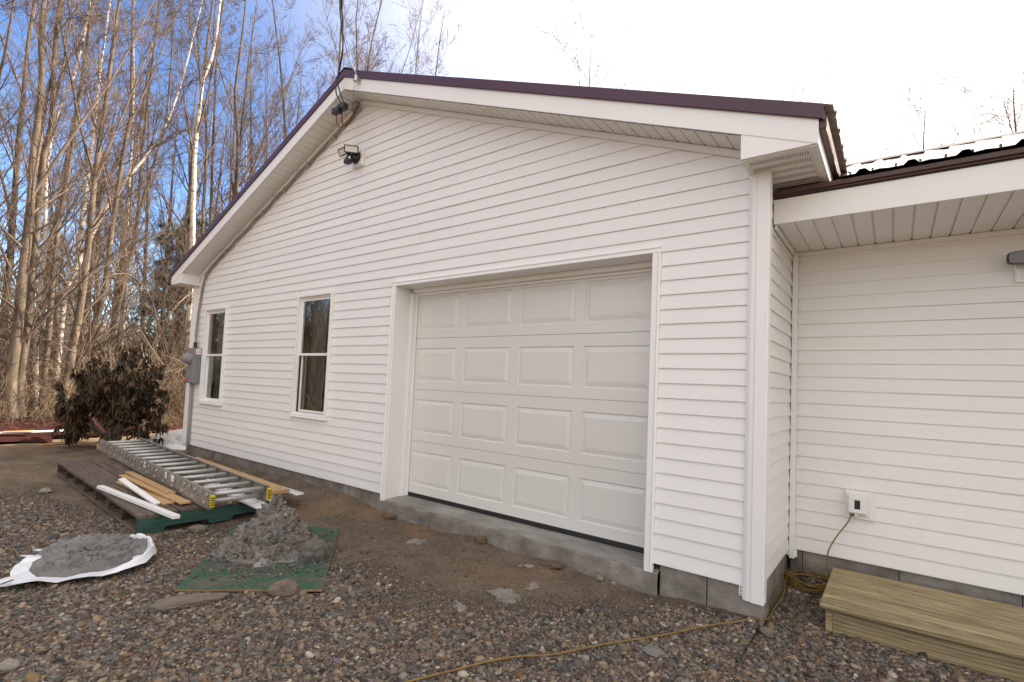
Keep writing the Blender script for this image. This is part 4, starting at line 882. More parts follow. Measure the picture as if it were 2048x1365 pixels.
# ------------------------------------------------------------------ gravel (instanced pebbles)
peb = bpy.data.collections.new('pebble_kinds')
M_peb, t, N, L, B = newmat('pebble'); a = N.new('ShaderNodeAttribute'); a.attribute_type = 'INSTANCER'; a.attribute_name = 'tint'
tc = N.new('ShaderNodeTexCoord'); nz = N.new('ShaderNodeTexNoise'); nz.inputs['Scale'].default_value = 2.2; nz.inputs['Detail'].default_value = 4; L.new(tc.outputs['Object'], nz.inputs['Vector'])
mr = N.new('ShaderNodeMapRange'); mr.inputs[3].default_value = .6; mr.inputs[4].default_value = 1.4; L.new(nz.outputs[0], mr.inputs[0]); vm = N.new('ShaderNodeVectorMath'); vm.operation = 'SCALE'
L.new(a.outputs['Vector'], vm.inputs[0]); L.new(mr.outputs[0], vm.inputs['Scale']); L.new(vm.outputs[0], B.inputs['Base Color']); B.inputs['Roughness'].default_value = .7; B.inputs['Specular IOR Level'].default_value = .35
for i in range(7):
    me = rock_mesh('pebble', M_peb, 200 + i, 2, .45, 1.2, i % 3 == 2); o = bpy.data.objects.new('pebble', me); peb.objects.link(o)
rs = np.random.RandomState(5)
def scatter(n, x0, x1, y0, y1):
    return rs.uniform(x0, x1, n), rs.uniform(y0, y1, n)
GREYS = np.array([(.13, .127, .123), (.18, .175, .17), (.095, .092, .088), (.15, .12, .093), (.24, .235, .23), (.07, .067, .064)])
def pebbles(name, px, py, rad, extra_z=0.0, label=None, zf=None, grey=False):
    n = len(px); pz = (gh(px, py) if zf is None else zf) + rad * .28 + extra_z
    me = bpy.data.meshes.new(name); me.vertices.add(n); me.vertices.foreach_set('co', np.stack([px, py, pz], 1).astype(np.float32).ravel())
    pal = np.array([(.31, .235, .165), (.20, .155, .115), (.115, .10, .088), (.14, .13, .125), (.06, .053, .048), (.20, .120, .068), (.125, .078, .05), (.46, .41, .33), (.24, .21, .18), (.095, .078, .062), (.165, .16, .165), (.30, .215, .13)])
    pw = np.array([.16, .18, .14, .10, .10, .08, .07, .03, .07, .07, .03, .03]); pw /= pw.sum()
    if grey: pal, pw = GREYS, np.array([.28, .2, .2, .14, .08, .10])
    col = .72 * pal[rs.choice(len(pal), n, p=pw)] * rs.uniform(.7, 1.25, (n, 1)) * rs.uniform(.93, 1.07, (n, 3))
    sx = rs.uniform(.8, 1.3, n); sc = np.stack([rad * sx, rad / sx, rad * rs.uniform(.45, .8, n)], 1)
    rot = np.stack([rs.normal(0, .35, n), rs.normal(0, .35, n), rs.uniform(0, 2 * PI, n)], 1)
    for nm, arr in (('tint', col), ('scl', sc), ('rot', rot)):
        at = me.attributes.new(nm, 'FLOAT_VECTOR', 'POINT'); at.data.foreach_set('vector', arr.astype(np.float32).ravel())
    o = link(name, me, kind='stuff')
    if label: o['label'] = label
    g = bpy.data.node_groups.new('pebble_scatter', 'GeometryNodeTree'); g.interface.new_socket('Geometry', in_out='INPUT', socket_type='NodeSocketGeometry'); g.interface.new_socket('Geometry', in_out='OUTPUT', socket_type='NodeSocketGeometry')
    gi, go = g.nodes.new('NodeGroupInput'), g.nodes.new('NodeGroupOutput'); ip = g.nodes.new('GeometryNodeInstanceOnPoints'); ci = g.nodes.new('GeometryNodeCollectionInfo')
    ci.inputs['Collection'].default_value = peb; ci.inputs['Separate Children'].default_value = True; ci.inputs['Reset Children'].default_value = True
    def attr(nm):
        q = g.nodes.new('GeometryNodeInputNamedAttribute'); q.data_type = 'FLOAT_VECTOR'; q.inputs['Name'].default_value = nm; return q.outputs['Attribute']
    g.links.new(gi.outputs[0], ip.inputs['Points']); g.links.new(ci.outputs[0], ip.inputs['Instance']); ip.inputs['Pick Instance'].default_value = True
    er = g.nodes.new('FunctionNodeEulerToRotation'); g.links.new(attr('rot'), er.inputs[0]); g.links.new(er.outputs[0], ip.inputs['Rotation']); g.links.new(attr('scl'), ip.inputs['Scale'])
    g.links.new(ip.outputs[0], go.inputs[0]); md = o.modifiers.new('pebble_scatter', 'NODES'); md.node_group = g
    return o
PXs, PYs, RDs = [], [], []
for (x0, x1, y0, y1, dens, rmul) in ((-2.6, 1.7, -3.3, 1.06, 17000, 1.0), (-4.6, -2.6, -3.7, -.0, 13000, 1.03), (-7.2, -4.6, -3.6, -.0, 8500, 1.08), (-11, -7.2, -3.6, -.0, 1500, 1.2)):
    n = int((x1 - x0) * (y1 - y0) * dens); px, py = scatter(n, x0, x1, y0, y1)
    gm = gravel_mask(px, py); keep = rs.uniform(0, 1, n) < np.maximum(gm, .10 + .40 * smooth01(fbm(px * 3, py * 3, s=77, o=3), .45, .7))
    inside = (py > -.02) & (px < .02) | (py > 1.09) | ((px > .33) & (px < 3.2) & (py > .24))
    hh = lambda x, y: (x + 4.4 + (y + 1.8) * 0)
    onp = (px < -4.42) & (px > -7.95) & (py > -1.78) & (py < -.66)
    q = np.array([[p.x, p.y] for p in bc]); inb = np.ones(n, bool)
    for i in range(4):
        a_, c_ = q[i], q[(i + 1) % 4]; inb &= ((c_[0] - a_[0]) * (py - a_[1]) - (c_[1] - a_[1]) * (px - a_[0])) > -.0
    vis = keep & ~inside & ~onp & ~inb
    px, py, gm = px[vis], py[vis], gm[vis]; m_ = len(px)
    rad = np.exp(rs.normal(math.log(.0056), .46, m_)) * rmul * (.42 + .58 * gm); rad = np.clip(rad, .003, .024)
    big = rs.uniform(0, 1, m_) < .003; rad[big] *= 1.5
    PXs.append(px); PYs.append(py); RDs.append(rad)
pebbles('gravel', np.concatenate(PXs), np.concatenate(PYs), np.concatenate(RDs), label='multicoloured pea gravel covering the yard')
# crumbs round and on the board
n = 4200; ang = rs.uniform(0, 2 * PI, n); rr_ = np.abs(rs.normal(0, 1, n)) * .17 + .30; px = -3.17 + rr_ * np.cos(ang); py = -1.27 + rr_ * np.sin(ang) * .95
q = np.array([[p.x, p.y] for p in ins]); inb = np.ones(n, bool)
for i in range(4):
    a_, c_ = q[i], q[(i + 1) % 4]; inb &= ((c_[0] - a_[0]) * (py - a_[1]) - (c_[1] - a_[1]) * (px - a_[0])) > .01
px, py = px[inb], py[inb]; rad = np.clip(np.exp(rs.normal(math.log(.0036), .6, len(px))), .0015, .016)
pebbles('concrete_crumbs', px, py, rad, 0, 'grey crumbs scattered over the green board round the heap', zf=np.full(len(px), BZ), grey=True)
hv = np.array([v.co[:] for v in hp.data.vertices]); hv = hv[hv[:, 2] > BZ + .01]; pk = hv[rs.choice(len(hv), 1500, p=(lambda d: d / d.sum())(np.hypot(hv[:, 0] + 3.22, hv[:, 1] + 1.26) + .02))]; pk[:, :2] += rs.normal(0, .004, (len(pk), 2))
ro = np.clip(np.exp(rs.normal(math.log(.0050), .55, len(pk))), .002, .020)
pebbles('heap_rubble', pk[:, 0], pk[:, 1], ro, 0, 'loose rubble bits lying on the slopes of the grey heap', zf=pk[:, 2] - ro * .2, grey=True)
#VEG
# ------------------------------------------------------------------ trees and brush
def tubes(paths, radii, sides):
    """paths (M,N,3), radii (M,N) -> verts, quads"""
    M_, N_, _ = paths.shape; t = np.gradient(paths, axis=1); t /= np.linalg.norm(t, axis=2, keepdims=True) + 1e-9
    ref = np.where(np.abs(t[:, :1, 2:3]) < .8, np.array([0, 0, 1.0]), np.array([1.0, 0, 0])); ref = np.broadcast_to(ref, t.shape)
    a = np.cross(t, ref); a /= np.linalg.norm(a, axis=2, keepdims=True) + 1e-9; b = np.cross(t, a)
    ang = np.linspace(0, 2 * PI, sides, endpoint=False)
    v = paths[:, :, None] + radii[:, :, None, None] * (a[:, :, None] * np.cos(ang)[None, None, :, None] + b[:, :, None] * np.sin(ang)[None, None, :, None])
    base = (np.arange(M_)[:, None, None] * N_ + np.arange(N_ - 1)[None, :, None]) * sides; k = np.arange(sides)[None, None]; k2 = (k + 1) % sides
    q = np.stack([base + k, base + k2, base + sides + k2, base + sides + k], -1).reshape(-1, 4)
    return v.reshape(-1, 3), q
def grow(rs, par, prad, per, tr, lf, ang, N_, upb, wob, rf, rtip=.15):
    M_, n0, _ = par.shape; t = rs.uniform(tr[0], tr[1], (M_, per)); f_ = t * (n0 - 1); i = np.clip(f_.astype(int), 0, n0 - 2); fr = (f_ - i)[..., None]
    ar = np.arange(M_)[:, None]; p0 = par[ar, i] * (1 - fr) + par[ar, i + 1] * fr; pr = prad[ar, i] * (1 - fr[..., 0]) + prad[ar, i + 1] * fr[..., 0]
    tan = par[ar, i + 1] - par[ar, i]; tan /= np.linalg.norm(tan, axis=-1, keepdims=True) + 1e-9
    rnd = rs.normal(size=tan.shape); perp = np.cross(tan, rnd); perp /= np.linalg.norm(perp, axis=-1, keepdims=True) + 1e-9
    a = np.radians(rs.normal(ang[0], ang[1], (M_, per)))[..., None]; d = tan * np.cos(a) + perp * np.sin(a)
    plen = np.linalg.norm(np.diff(par, axis=1), axis=2).sum(1)[:, None]
    ln = plen * lf * (1.15 - .75 * t) * rs.uniform(.55, 1.3, (M_, per))
    p0 = p0.reshape(-1, 3); d = d.reshape(-1, 3); ln = ln.reshape(-1); K = len(ln); P_ = np.zeros((K, N_, 3)); P_[:, 0] = p0
    for k in range(1, N_):
        d = d + np.array([0, 0, upb]) + rs.normal(0, wob, (K, 3)); d /= np.linalg.norm(d, axis=1, keepdims=True); P_[:, k] = P_[:, k - 1] + d * (ln / (N_ - 1))[:, None]
    r0 = np.minimum(pr.reshape(-1) * rf, ln * .022 + .002); R_ = r0[:, None] * np.linspace(1, rtip, N_)[None]
    return P_, R_
def bare_tree(seed, path, r0, dens=1.0, twig=.0045, trunkstart=.22, fork=True, lf=.20):
    rs = np.random.RandomState(seed); p = np.array(path, float)
    # resample
    s = np.concatenate([[0], np.cumsum(np.linalg.norm(np.diff(p, axis=0), axis=1))]); n = 22; ss = np.linspace(0, s[-1], n); tp = np.stack([np.interp(ss, s, p[:, k]) for k in range(3)], 1)
    tp[1:, :2] += np.cumsum(rs.normal(0, .012, (n - 1, 2)), 0); tr = r0 * (1 - .93 * (np.linspace(0, 1, n) ** 1.1)); tr[0] *= 1.25
    T, TR = tp[None], tr[None]
    tv, tq = tubes(T, TR, 10)
    V, Q = [], []; off = 0
    def add(P_, R_, sd):
        nonlocal off
        v, q = tubes(P_, R_, sd); V.append(v); Q.append(q + off); off += len(v)
    allp = [(T, TR)]
    if fork:
        F, FR = grow(rs, T, TR, 2, (.30, .6), .5, (15, 5), 12, .03, .03, .55); add(F, FR, 7)
    else: F, FR = T[:0], TR[:0]
    B1, R1 = grow(rs, T, TR, int(26 * dens), (trunkstart, .98), lf, (36, 11), 9, .05, .05, .32); add(B1, R1, 5)
    if len(F):
        Bf, Rf = grow(rs, F, FR, int(10 * dens), (.15, .97), .34, (34, 10), 9, .04, .05, .4); add(Bf, Rf, 5); B1 = np.concatenate([B1, Bf]); R1 = np.concatenate([R1, Rf])
    B2, R2 = grow(rs, B1, R1, 7, (.12, .98), .40, (36, 12), 6, .03, .07, .5, .3); R2 = np.maximum(R2, twig * .8); add(B2, R2, 3)
    B3, R3 = grow(rs, B2, R2, 7, (.1, 1.0), .55, (36, 12), 4, .03, .09, .7, .5); R3 = np.maximum(R3, twig * .55) * .9; add(B3, R3, 3)
    return (tv, tq), (np.concatenate(V), np.concatenate(Q))
def put_tree(name, label, cat, tv, cv, m, m2, loc=(0, 0, 0), group=None, local=True, wide=1.0):
    o = thing(name, label, cat, loc, 0, group); l = np.array(loc) if local else 0
    link('trunk', np_mesh('trunk', tv[0] - l, tv[1], None, m), o); link('crown', np_mesh('crown', cv[0] - l, cv[1], None, m2), o); o.scale = (wide, wide, 1); return o
prom = [
 ('maple_tree', 'dark double-stemmed bare tree at the far left edge, left stem', 'tree', .17, [(-13.69, -1.21, -.3), (-13.7, -1.31, .62), (-13.7, -1.27, 1.66), (-13.7, -1.28, 3.92), (-13.71, -1.35, 5.51), (-13.7, -1.27, 6.99), (-13.71, -1.39, 8.41), (-13.6, -1.2, 13)], 0, 1),
 ('maple_tree', 'bare tree crossing just right of the leftmost stem, bending right at the top', 'tree', .15, [(-13.97, -1.04, -.3), (-13.99, -1.16, .84), (-13.98, -1.14, 2.09), (-13.98, -1.15, 4.0), (-13.99, -1.17, 5.65), (-13.97, -1.07, 6.43), (-13.98, -1.15, 7.91), (-13.97, -1.09, 9.1), (-13.9, -.8, 13.5)], 0, 1),
 ('birch_tree', 'thin pale stem curving to the right behind the two leftmost trunks', 'tree', .10, [(-16.11, -.5, -.3), (-16.13, -.6, 1.78), (-16.12, -.58, 3.98), (-16.14, -.67, 6.15), (-16.12, -.55, 7.29), (-16.07, -.27, 8.52), (-16.05, -.16, 9.49), (-16, .1, 14)], 1, 0),
 ('maple_tree', 'slender bare tree third from the left, swaying rightwards', 'tree', .11, [(-15.11, -.58, -.3), (-15.11, -.61, 2.21), (-15.11, -.58, 4.33), (-15.09, -.51, 5.97), (-15.09, -.47, 7.03), (-15.07, -.37, 8.34), (-15.06, -.31, 10.09), (-15, -.1, 14)], 0, 0),
 ('maple_tree', 'stout forked bare tree left of centre in the wood, behind the metal sheets', 'tree', .15, [(-14.56, -.36, -.3), (-14.55, -.31, .6), (-14.52, -.16, 2.58), (-14.51, -.13, 4.36), (-14.51, -.12, 6.2), (-14.5, -.08, 7.25), (-14.49, -.03, 8.11), (-14.47, .05, 9.64), (-14.4, .3, 13.5)], 0, 1),
 ('birch_tree', 'pale trunk leaning strongly to the right across the wood', 'tree', .12, [(-17.04, -.01, -.3), (-17.04, 0, 3.21), (-16.95, .42, 4.89), (-16.84, .9, 6.3), (-16.69, 1.5, 7.48), (-16.59, 1.84, 8.79), (-16.5, 2.13, 10.47), (-16.4, 2.5, 14)], 1, 0),
 ('maple_tree', 'straight bare tree rising above the left part of the rhododendron', 'tree', .13, [(-15.51, -.02, -.3), (-15.5, .04, .82), (-15.41, .42, 2.72), (-15.4, .46, 4.66), (-15.4, .48, 6.43), (-15.37, .59, 7.83), (-15.39, .51, 9.4), (-15.41, .44, 10.74), (-15.4, .5, 15)], 0, 1),
 ('maple_tree', 'bare tree directly behind the rhododendron, leaning right', 'tree', .11, [(-17.31, 1.08, -.3), (-17.3, 1.11, 1.57), (-17.25, 1.31, 3.71), (-17.21, 1.48, 5.01), (-17.21, 1.48, 7.17), (-17.2, 1.51, 9.46), (-17.19, 1.54, 12.26), (-17.1, 1.7, 15)], 0, 1),
 ('maple_tree', 'thin bare tree just right of the one behind the rhododendron', 'tree', .10, [(-17.74, 1.41, -.3), (-17.75, 1.38, 2.3), (-17.72, 1.51, 4.7), (-17.66, 1.72, 6.59), (-17.56, 2.07, 8.58), (-17.55, 2.12, 10.69), (-17.57, 2.05, 12.77), (-17.5, 2.2, 15.5)], 0, 0),
 ('birch_tree', 'white-barked birch beside the left eave of the garage, forking high up', 'tree', .135, [(-15.77, 2.69, -.4), (-15.82, 2.57, 1.78), (-15.85, 2.5, 3.07), (-15.87, 2.44, 5.28), (-15.91, 2.32, 7.26), (-15.9, 2.34, 8.82), (-15.89, 2.37, 9.72), (-15.81, 2.59, 10.86), (-15.81, 2.61, 12.37), (-15.7, 2.8, 16)], 1, 1),
 ('maple_tree', 'dark bare tree immediately right of the white birch', 'tree', .10, [(-17.12, 3.37, -.3), (-17.17, 3.24, 3.44), (-17.21, 3.13, 5.94), (-17.24, 3.05, 8.72), (-17.35, 2.75, 10.63), (-17.48, 2.34, 12.43), (-17.5, 2.2, 16)], 0, 1),
 ('maple_tree', 'tall bare tree second to the right of the white birch', 'tree', .11, [(-17.9, 4.12, -.3), (-17.99, 3.91, 3.6), (-18.05, 3.75, 6.25), (-18.07, 3.69, 8.62), (-18.12, 3.57, 11.57), (-18.1, 3.62, 14.05), (-18, 3.8, 17)], 0, 0),
 ('maple_tree', 'many-forked bare tree above the lower half of the left rake', 'tree', .13, [(-16.68, 4.46, -.3), (-16.79, 4.2, 4.23), (-16.88, 3.99, 7.16), (-16.89, 3.97, 8.73), (-16.96, 3.78, 10.12), (-16.92, 3.88, 12.66), (-16.92, 3.89, 14.77), (-16.9, 4, 17)], 0, 1),
 ('maple_tree', 'bare tree above the middle of the left rake, leaning left', 'tree', .12, [(-16.91, 6.24, -.3), (-17.06, 5.95, 5.7), (-17.21, 5.67, 9.84), (-17.34, 5.4, 11.98), (-17.53, 5.0, 14.72), (-17.6, 4.8, 17.5)], 0, 1),
 ('maple_tree', 'upright bare tree behind the overhead wire, left of the gable peak', 'tree', .14, [(-15.29, 7.0, -.3), (-15.5, 6.68, 7.49), (-15.6, 6.51, 11.67), (-15.61, 6.5, 13.17), (-15.59, 6.51, 14.88), (-15.5, 6.6, 18)], 0, 1),
 ('maple_tree', 'bare tree rising straight from behind the gable peak', 'tree', .13, [(-15.74, 8.12, -.3), (-15.94, 7.83, 7.95), (-16.06, 7.65, 13.01), (-16.14, 7.53, 14.55), (-16.11, 7.57, 16.62), (-16.1, 7.7, 18.5)], 0, 1),
 ('maple_tree', 'bare tree just right of the gable peak, fanning to the right', 'tree', .12, [(-16.0, 8.62, -.3), (-16.19, 8.35, 8.17), (-16.31, 8.17, 13.38), (-16.2, 8.33, 15.07), (-15.97, 8.66, 17.54), (-15.7, 9, 19.5)], 0, 1),
 ('aspen_tree', 'thin budding tree standing alone right of the peak trees', 'tree', .08, [(-17.28, 12.62, -.3), (-17.62, 12.23, 9.71), (-17.85, 11.95, 15.83), (-17.75, 12.07, 18.78), (-17.7, 12.1, 21)], 0, 0),
 ('aspen_tree', 'sparse bare treetop showing above the middle of the right roof slope', 'tree', .10, [(-14.3, 22.7, -.3), (-14.3, 22.7, 12), (-14.4, 22.6, 23.5)], 0, 1),
 ('maple_tree', 'rounded bare treetop above the wing roof', 'tree', .11, [(1.7, 24.6, -.3), (1.7, 24.6, 9), (1.7, 24.6, 14.2)], 0, 1),
 ('maple_tree', 'faint bare treetop between the garage eave and the rounded one', 'tree', .10, [(-.6, 25.5, -.3), (-.6, 25.5, 8), (-.6, 25.5, 12.8)], 0, 1),
 ('maple_tree', 'bare treetop at the right edge of the picture above the wing roof', 'tree', .11, [(4.3, 20.4, -.3), (4.3, 20.4, 8), (4.2, 20.4, 12.6)], 0, 1),
 ('aspen_tree', 'faint tip of a bare tree over the right end of the maroon rake', 'tree', .09, [(-3.8, 26.3, -.3), (-3.8, 26.3, 10), (-3.8, 26.3, 18)], 0, 1),
]
for i, (nm, lab, cat, r, path, bir, fk) in enumerate(prom):
    far = i >= 17
    tv, cv = bare_tree(300 + i, path, r * (.58 if i < 9 else .72), .8 if bir or i == 17 else 1.0, .006 if not far else .0045, .10 if not far else .45, bool(fk), .20 if not far else .34)
    put_tree(nm, lab, cat, tv, cv, M_birch if bir else M_bark, M_twig, tuple(path[0]), wide=1.8 if far and i != 17 else 1.0)
# generic trees, copied: deeper rows, the wood to the left of the picture and the row behind the house
gen = []
for k in range(4):
    rs_ = np.random.RandomState(40 + k); H = [15, 17, 14, 16][k]; lx, ly = rs_.uniform(-.9, .9, 2)
    path = [(0, 0, -.5), (lx * .15, ly * .15, H * .25), (lx * .3, ly * .4, H * .5), (lx * .8, ly * .7, H * .8), (lx, ly, H)]
    tv, cv = bare_tree(60 + k, path, [.10, .13, .09, .11][k], .9, .006, .2, k != 2); gen.append((tv, cv))
rs_ = np.random.RandomState(9); spots = []
for i in range(34):
    a = math.radians(-86 + 37 * (i + rs_.uniform(-.4, .4)) / 34); d = rs_.uniform(21, 33); spots.append((.65 + d * math.sin(a), -3.33 + d * math.cos(a)))
for i in range(20): a = math.radians(-90 - 42 * i / 20 + rs_.uniform(-2, 2)); d = rs_.uniform(15, 24); spots.append((.65 + d * math.sin(a), -3.33 + d * math.cos(a)))
roots = []; gname = 'bare trees of the wood, deeper rows'
for i, (x, y) in enumerate(spots):
    if i < 4:
        o = put_tree('bare_tree', 'slender leafless tree in the deeper rows of the wood', 'tree', gen[i][0], gen[i][1], M_bark if i != 2 else M_birch, M_twig, (0, 0, 0), gname, False); roots.append(o)
    else:
        src = roots[i % 4]; o = src.copy(); C.objects.link(o)
        for ch in src.children: c_ = ch.copy(); C.objects.link(c_); c_.parent = o
    az = math.degrees(math.atan2(x - .65, y + 3.33))
    sect = [(-180, -88, 'outside the left edge of the wood, seen in the window glass'), (-88, -80, 'behind the twin stems at the far left'), (-80, -74, 'above the left part of the metal sheets'), (-74, -67, 'behind the rhododendron and the leaning pale trunk'), (-67, -60, 'near the white birch and the left eave'), (-60, -54, 'above the lower half of the left rake'), (-54, 180, 'behind the gable peak')]
    sx_ = next(t for a_, b_, t in sect if a_ <= az < b_)
    o['label'] = 'slender leafless back-row tree ' + sx_; o['group'] = 'back-row trees ' + sx_
    o.location = (x, y, g1(x, y) - .1); o.rotation_euler = (0, 0, rs_.uniform(0, 6.28)); s_ = rs_.uniform(.85, 1.2); o.scale = (s_, s_, s_)
# pines
def pine(seed, H, r0, full=1.0, dens=1.0):
    rs = np.random.RandomState(seed); n = 16; tp = np.zeros((n, 3)); tp[:, 2] = np.linspace(-.4, H, n); tp[:, :2] = np.cumsum(rs.normal(0, .02, (n, 2)), 0); tr = r0 * np.linspace(1, .12, n)
    tv = tubes(tp[None], tr[None], 8); B1, R1 = grow(rs, tp[None], tr[None], int(60 * dens), (.12 if full > .5 else .45, .99), .27, (78, 9), 7, .01, .06, .4)
    B2, R2 = grow(rs, B1, R1, 7, (.3, 1.0), .4, (50, 12), 4, .03, .1, .6)
    a, aq = tubes(B1, R1, 4); c, cq = tubes(B2, np.maximum(R2, .004), 3); bv = np.concatenate([a, c]); bq = np.concatenate([aq, cq + len(a)])
    # needle tufts along the twigs
    tips = np.concatenate([B2[:, 1], B2[:, 2], B2[:, 3], B1[:, -1]]); K = len(tips); m = 13; ctr = np.repeat(tips, m, 0) + rs.normal(0, .035, (K * m, 3)); d = rs.normal(size=(K * m, 3)); d[:, 2] += .35; d /= np.linalg.norm(d, axis=1, keepdims=True)
    sd_ = np.cross(d, rs.normal(size=d.shape)); sd_ /= np.linalg.norm(sd_, axis=1, keepdims=True); ln = rs.uniform(.10, .20, (K * m, 1)); v = np.stack([ctr - sd_ * .009, ctr + sd_ * .009, ctr + d * ln], 1).reshape(-1, 3)
    return tv, (bv, bq), (v, np.arange(len(v)).reshape(-1, 3))
pines = []; pspots = [(-21, -3.9, 8, 0, 'dark green pine crown at the far left edge behind the twin trunks'), (-23, -1.6, 6, 1, 'bushy low green pine right of the leftmost trunks'), (-25, 1.6, 5, 1, 'low green pine in front of the far pale house'), (-20.5, 3.6, 6.5, 0, 'green pine filling the gap left of the white birch'), (-18.8, 3.9, 6.8, 1, 'green pine behind the left eave of the garage'), (-24, 4.6, 5.5, 0, 'small pine low down behind the rhododendron'), (-27, -5.5, 9, 1, 'tall pine at the left margin of the wood')]
for k in range(2): pines.append(pine(500 + k, 6.0, .09, 1.0, (1.0, .8)[k]))
proots = []
for i, (x, y, H, k, lab) in enumerate(pspots):
    if k >= len(proots) or (k == 0 and not proots):
        o = thing('pine_tree', lab, 'pine tree'); tv, bv, nv = pines[k]
        link('trunk', np_mesh('trunk', tv[0], tv[1], None, M_pinebark), o); link('branches', np_mesh('branches', bv[0], bv[1], None, M_pinebark), o); link('foliage', np_mesh('foliage', nv[0], None, nv[1], M_needle, False), o); proots.append(o)
    else:
        src = proots[k]; o = src.copy(); C.objects.link(o); o['label'] = lab
        for ch in src.children: c_ = ch.copy(); C.objects.link(c_); c_.parent = o
    s_ = H / 6.0; o.scale = (s_, s_, s_); o.location = (x, y, g1(x, y)); o.rotation_euler = (0, 0, i * 1.3)
# undergrowth: thin leaning stems and twigs
def brush(seed, n, area, hr, r, m, name, wob=.10, kids=4, label=None):
    rs = np.random.RandomState(seed); x, y = area(rs, n); p = np.stack([x, y, gh(x, y) - .05], 1); N_ = 8; P_ = np.zeros((n, N_, 3)); P_[:, 0] = p; d = rs.normal(0, .38, (n, 3)); d[:, 2] = 1; h = rs.uniform(hr[0], hr[1], n)
    d /= np.linalg.norm(d, axis=1, keepdims=True)
    for k in range(1, N_):
        d = d + rs.normal(0, wob, (n, 3)) - np.array([0, 0, .05]); d /= np.linalg.norm(d, axis=1, keepdims=True); P_[:, k] = P_[:, k - 1] + d * (h / (N_ - 1))[:, None]
    R_ = (rs.uniform(r[0], r[1], n))[:, None] * np.linspace(1, .35, N_)[None]; V, Q, off = [], [], 0
    for a, c, s in ((P_, R_, 4),):
        v, q = tubes(a, c, s); V.append(v); Q.append(q); off += len(v)
    if kids:
        B_, BR = grow(rs, P_, R_, kids, (.2, 1), .45, (45, 18), 5, .02, .14, .6, .4); v, q = tubes(B_, np.maximum(BR, .0035), 3); V.append(v); Q.append(q + off); off += len(v)
    return link(name, np_mesh(name, np.concatenate(V), np.concatenate(Q), None, m), kind='stuff', label=label)
def ar(rmin, rmax, a0, a1):
    def f_(rs, n):
        a = np.radians(rs.uniform(a0, a1, n)); d = np.sqrt(rs.uniform(rmin ** 2, rmax ** 2, n)); return .65 + d * np.sin(a), -3.33 + d * np.cos(a)
    return f_
def strip_area(x0, x1, y0, y1):
    return lambda rs, n: (rs.uniform(x0, x1, n), rs.uniform(y0, y1, n))
brush(1, 1500, strip_area(-17.5, -13.2, -4, 5.5), (.4, 1.7), (.003, .008), M_brush, 'dry_undergrowth', .12, 4, 'tangle of dry tan stems along the edge of the wood')
brush(2, 1500, strip_area(-24, -15.5, -7, 8), (.7, 2.9), (.004, .013), M_brush, 'saplings', .09, 5, 'thicket of leafless saplings and twigs inside the wood')
brush(3, 4200, ar(24, 40, -140, -55), (1.2, 4.5), (.006, .02), M_brushd, 'distant_thicket', .08, 5, 'dense brown thicket closing off the wood')
brush(4, 420, ar(28, 52, -140, -45), (6, 14), (.03, .07), M_bark, 'distant_wood', .02, 7, 'far rows of leafless trunks')
brush(6, 1500, ar(15, 25, -137, -99), (2.5, 7), (.012, .04), M_brushd, 'side_thicket', .06, 7, 'dense thicket of the wood beyond the left edge, reflected in the windows')
brush(7, 330, strip_area(-19, -14, -5, 7), (2.5, 6.5), (.007, .018), M_twig, 'young_trees', .05, 11, 'slim leafless young trees filling the front of the wood')
brush(5, 2400, strip_area(-14.6, -12.7, -5, 4), (.12, .5), (.0025, .005), M_brush, 'dry_grass', .14, 2, 'dry grass and short stalks at the edge of the yard')
# a few pale fallen branches, each its own thing
def branch(label, pts, r, seed, m=M_brush, kids=10):
    rs = np.random.RandomState(seed); p = np.array([tuple(q) for q in cr(pts, 4)]); P_ = p[None]; R_ = (np.linspace(r, r * .35, len(p)))[None]
    B1, R1 = grow(rs, P_, R_, kids, (.15, 1), .35, (45, 15), 6, .02, .12, .55); B2, R2 = grow(rs, B1, R1, 5, (.1, 1), .5, (40, 15), 4, .02, .14, .6); v, q = [], []; off = 0
    for a, c, s in ((P_, R_, 6), (B1, R1, 4), (B2, np.maximum(R2, .003), 3)):
        x, y = tubes(a, c, s); v.append(x); q.append(y + off); off += len(x)
    link('bare_branch', np_mesh('bare_branch', np.concatenate(v), np.concatenate(q), None, m), label=label, cat='branch')
branch('thin pale dead stem leaning right, in front of the wood behind the metal sheets', [(-13.3, -.62, -.2), (-13.3, -.5, .6), (-13.3, -.36, 1.4), (-13.2, -.3, 1.9)], .022, 1)
branch('long pale branch sprawling down over the thicket left of the meter', [(-12.6, 1.9, 1.0), (-12.6, 1.5, 1.35), (-12.5, 1.1, 1.1), (-12.4, .7, 1.5), (-12.3, .3, 2.1)], .022, 2)
branch('dead bough arching out of the wood above the rhododendron', [(-14.5, 1.6, 1.6), (-14.0, 1.2, 2.3), (-13.6, .8, 3.0), (-13.4, .3, 3.3), (-13.3, -.3, 3.0)], .024, 3)
branch('dead bough hanging beside the left eave', [(-14.6, 2.6, 3.6), (-14.1, 2.2, 3.4), (-13.6, 1.6, 3.0), (-13.4, 1.1, 2.3)], .024, 4)
branch('broken pale sapling bent over beside the rhododendron, towards the wall', [(-12.0, 1.6, -.1), (-12.0, 1.4, .8), (-11.9, 1.1, 1.3), (-11.8, .6, 1.5)], .018, 5)
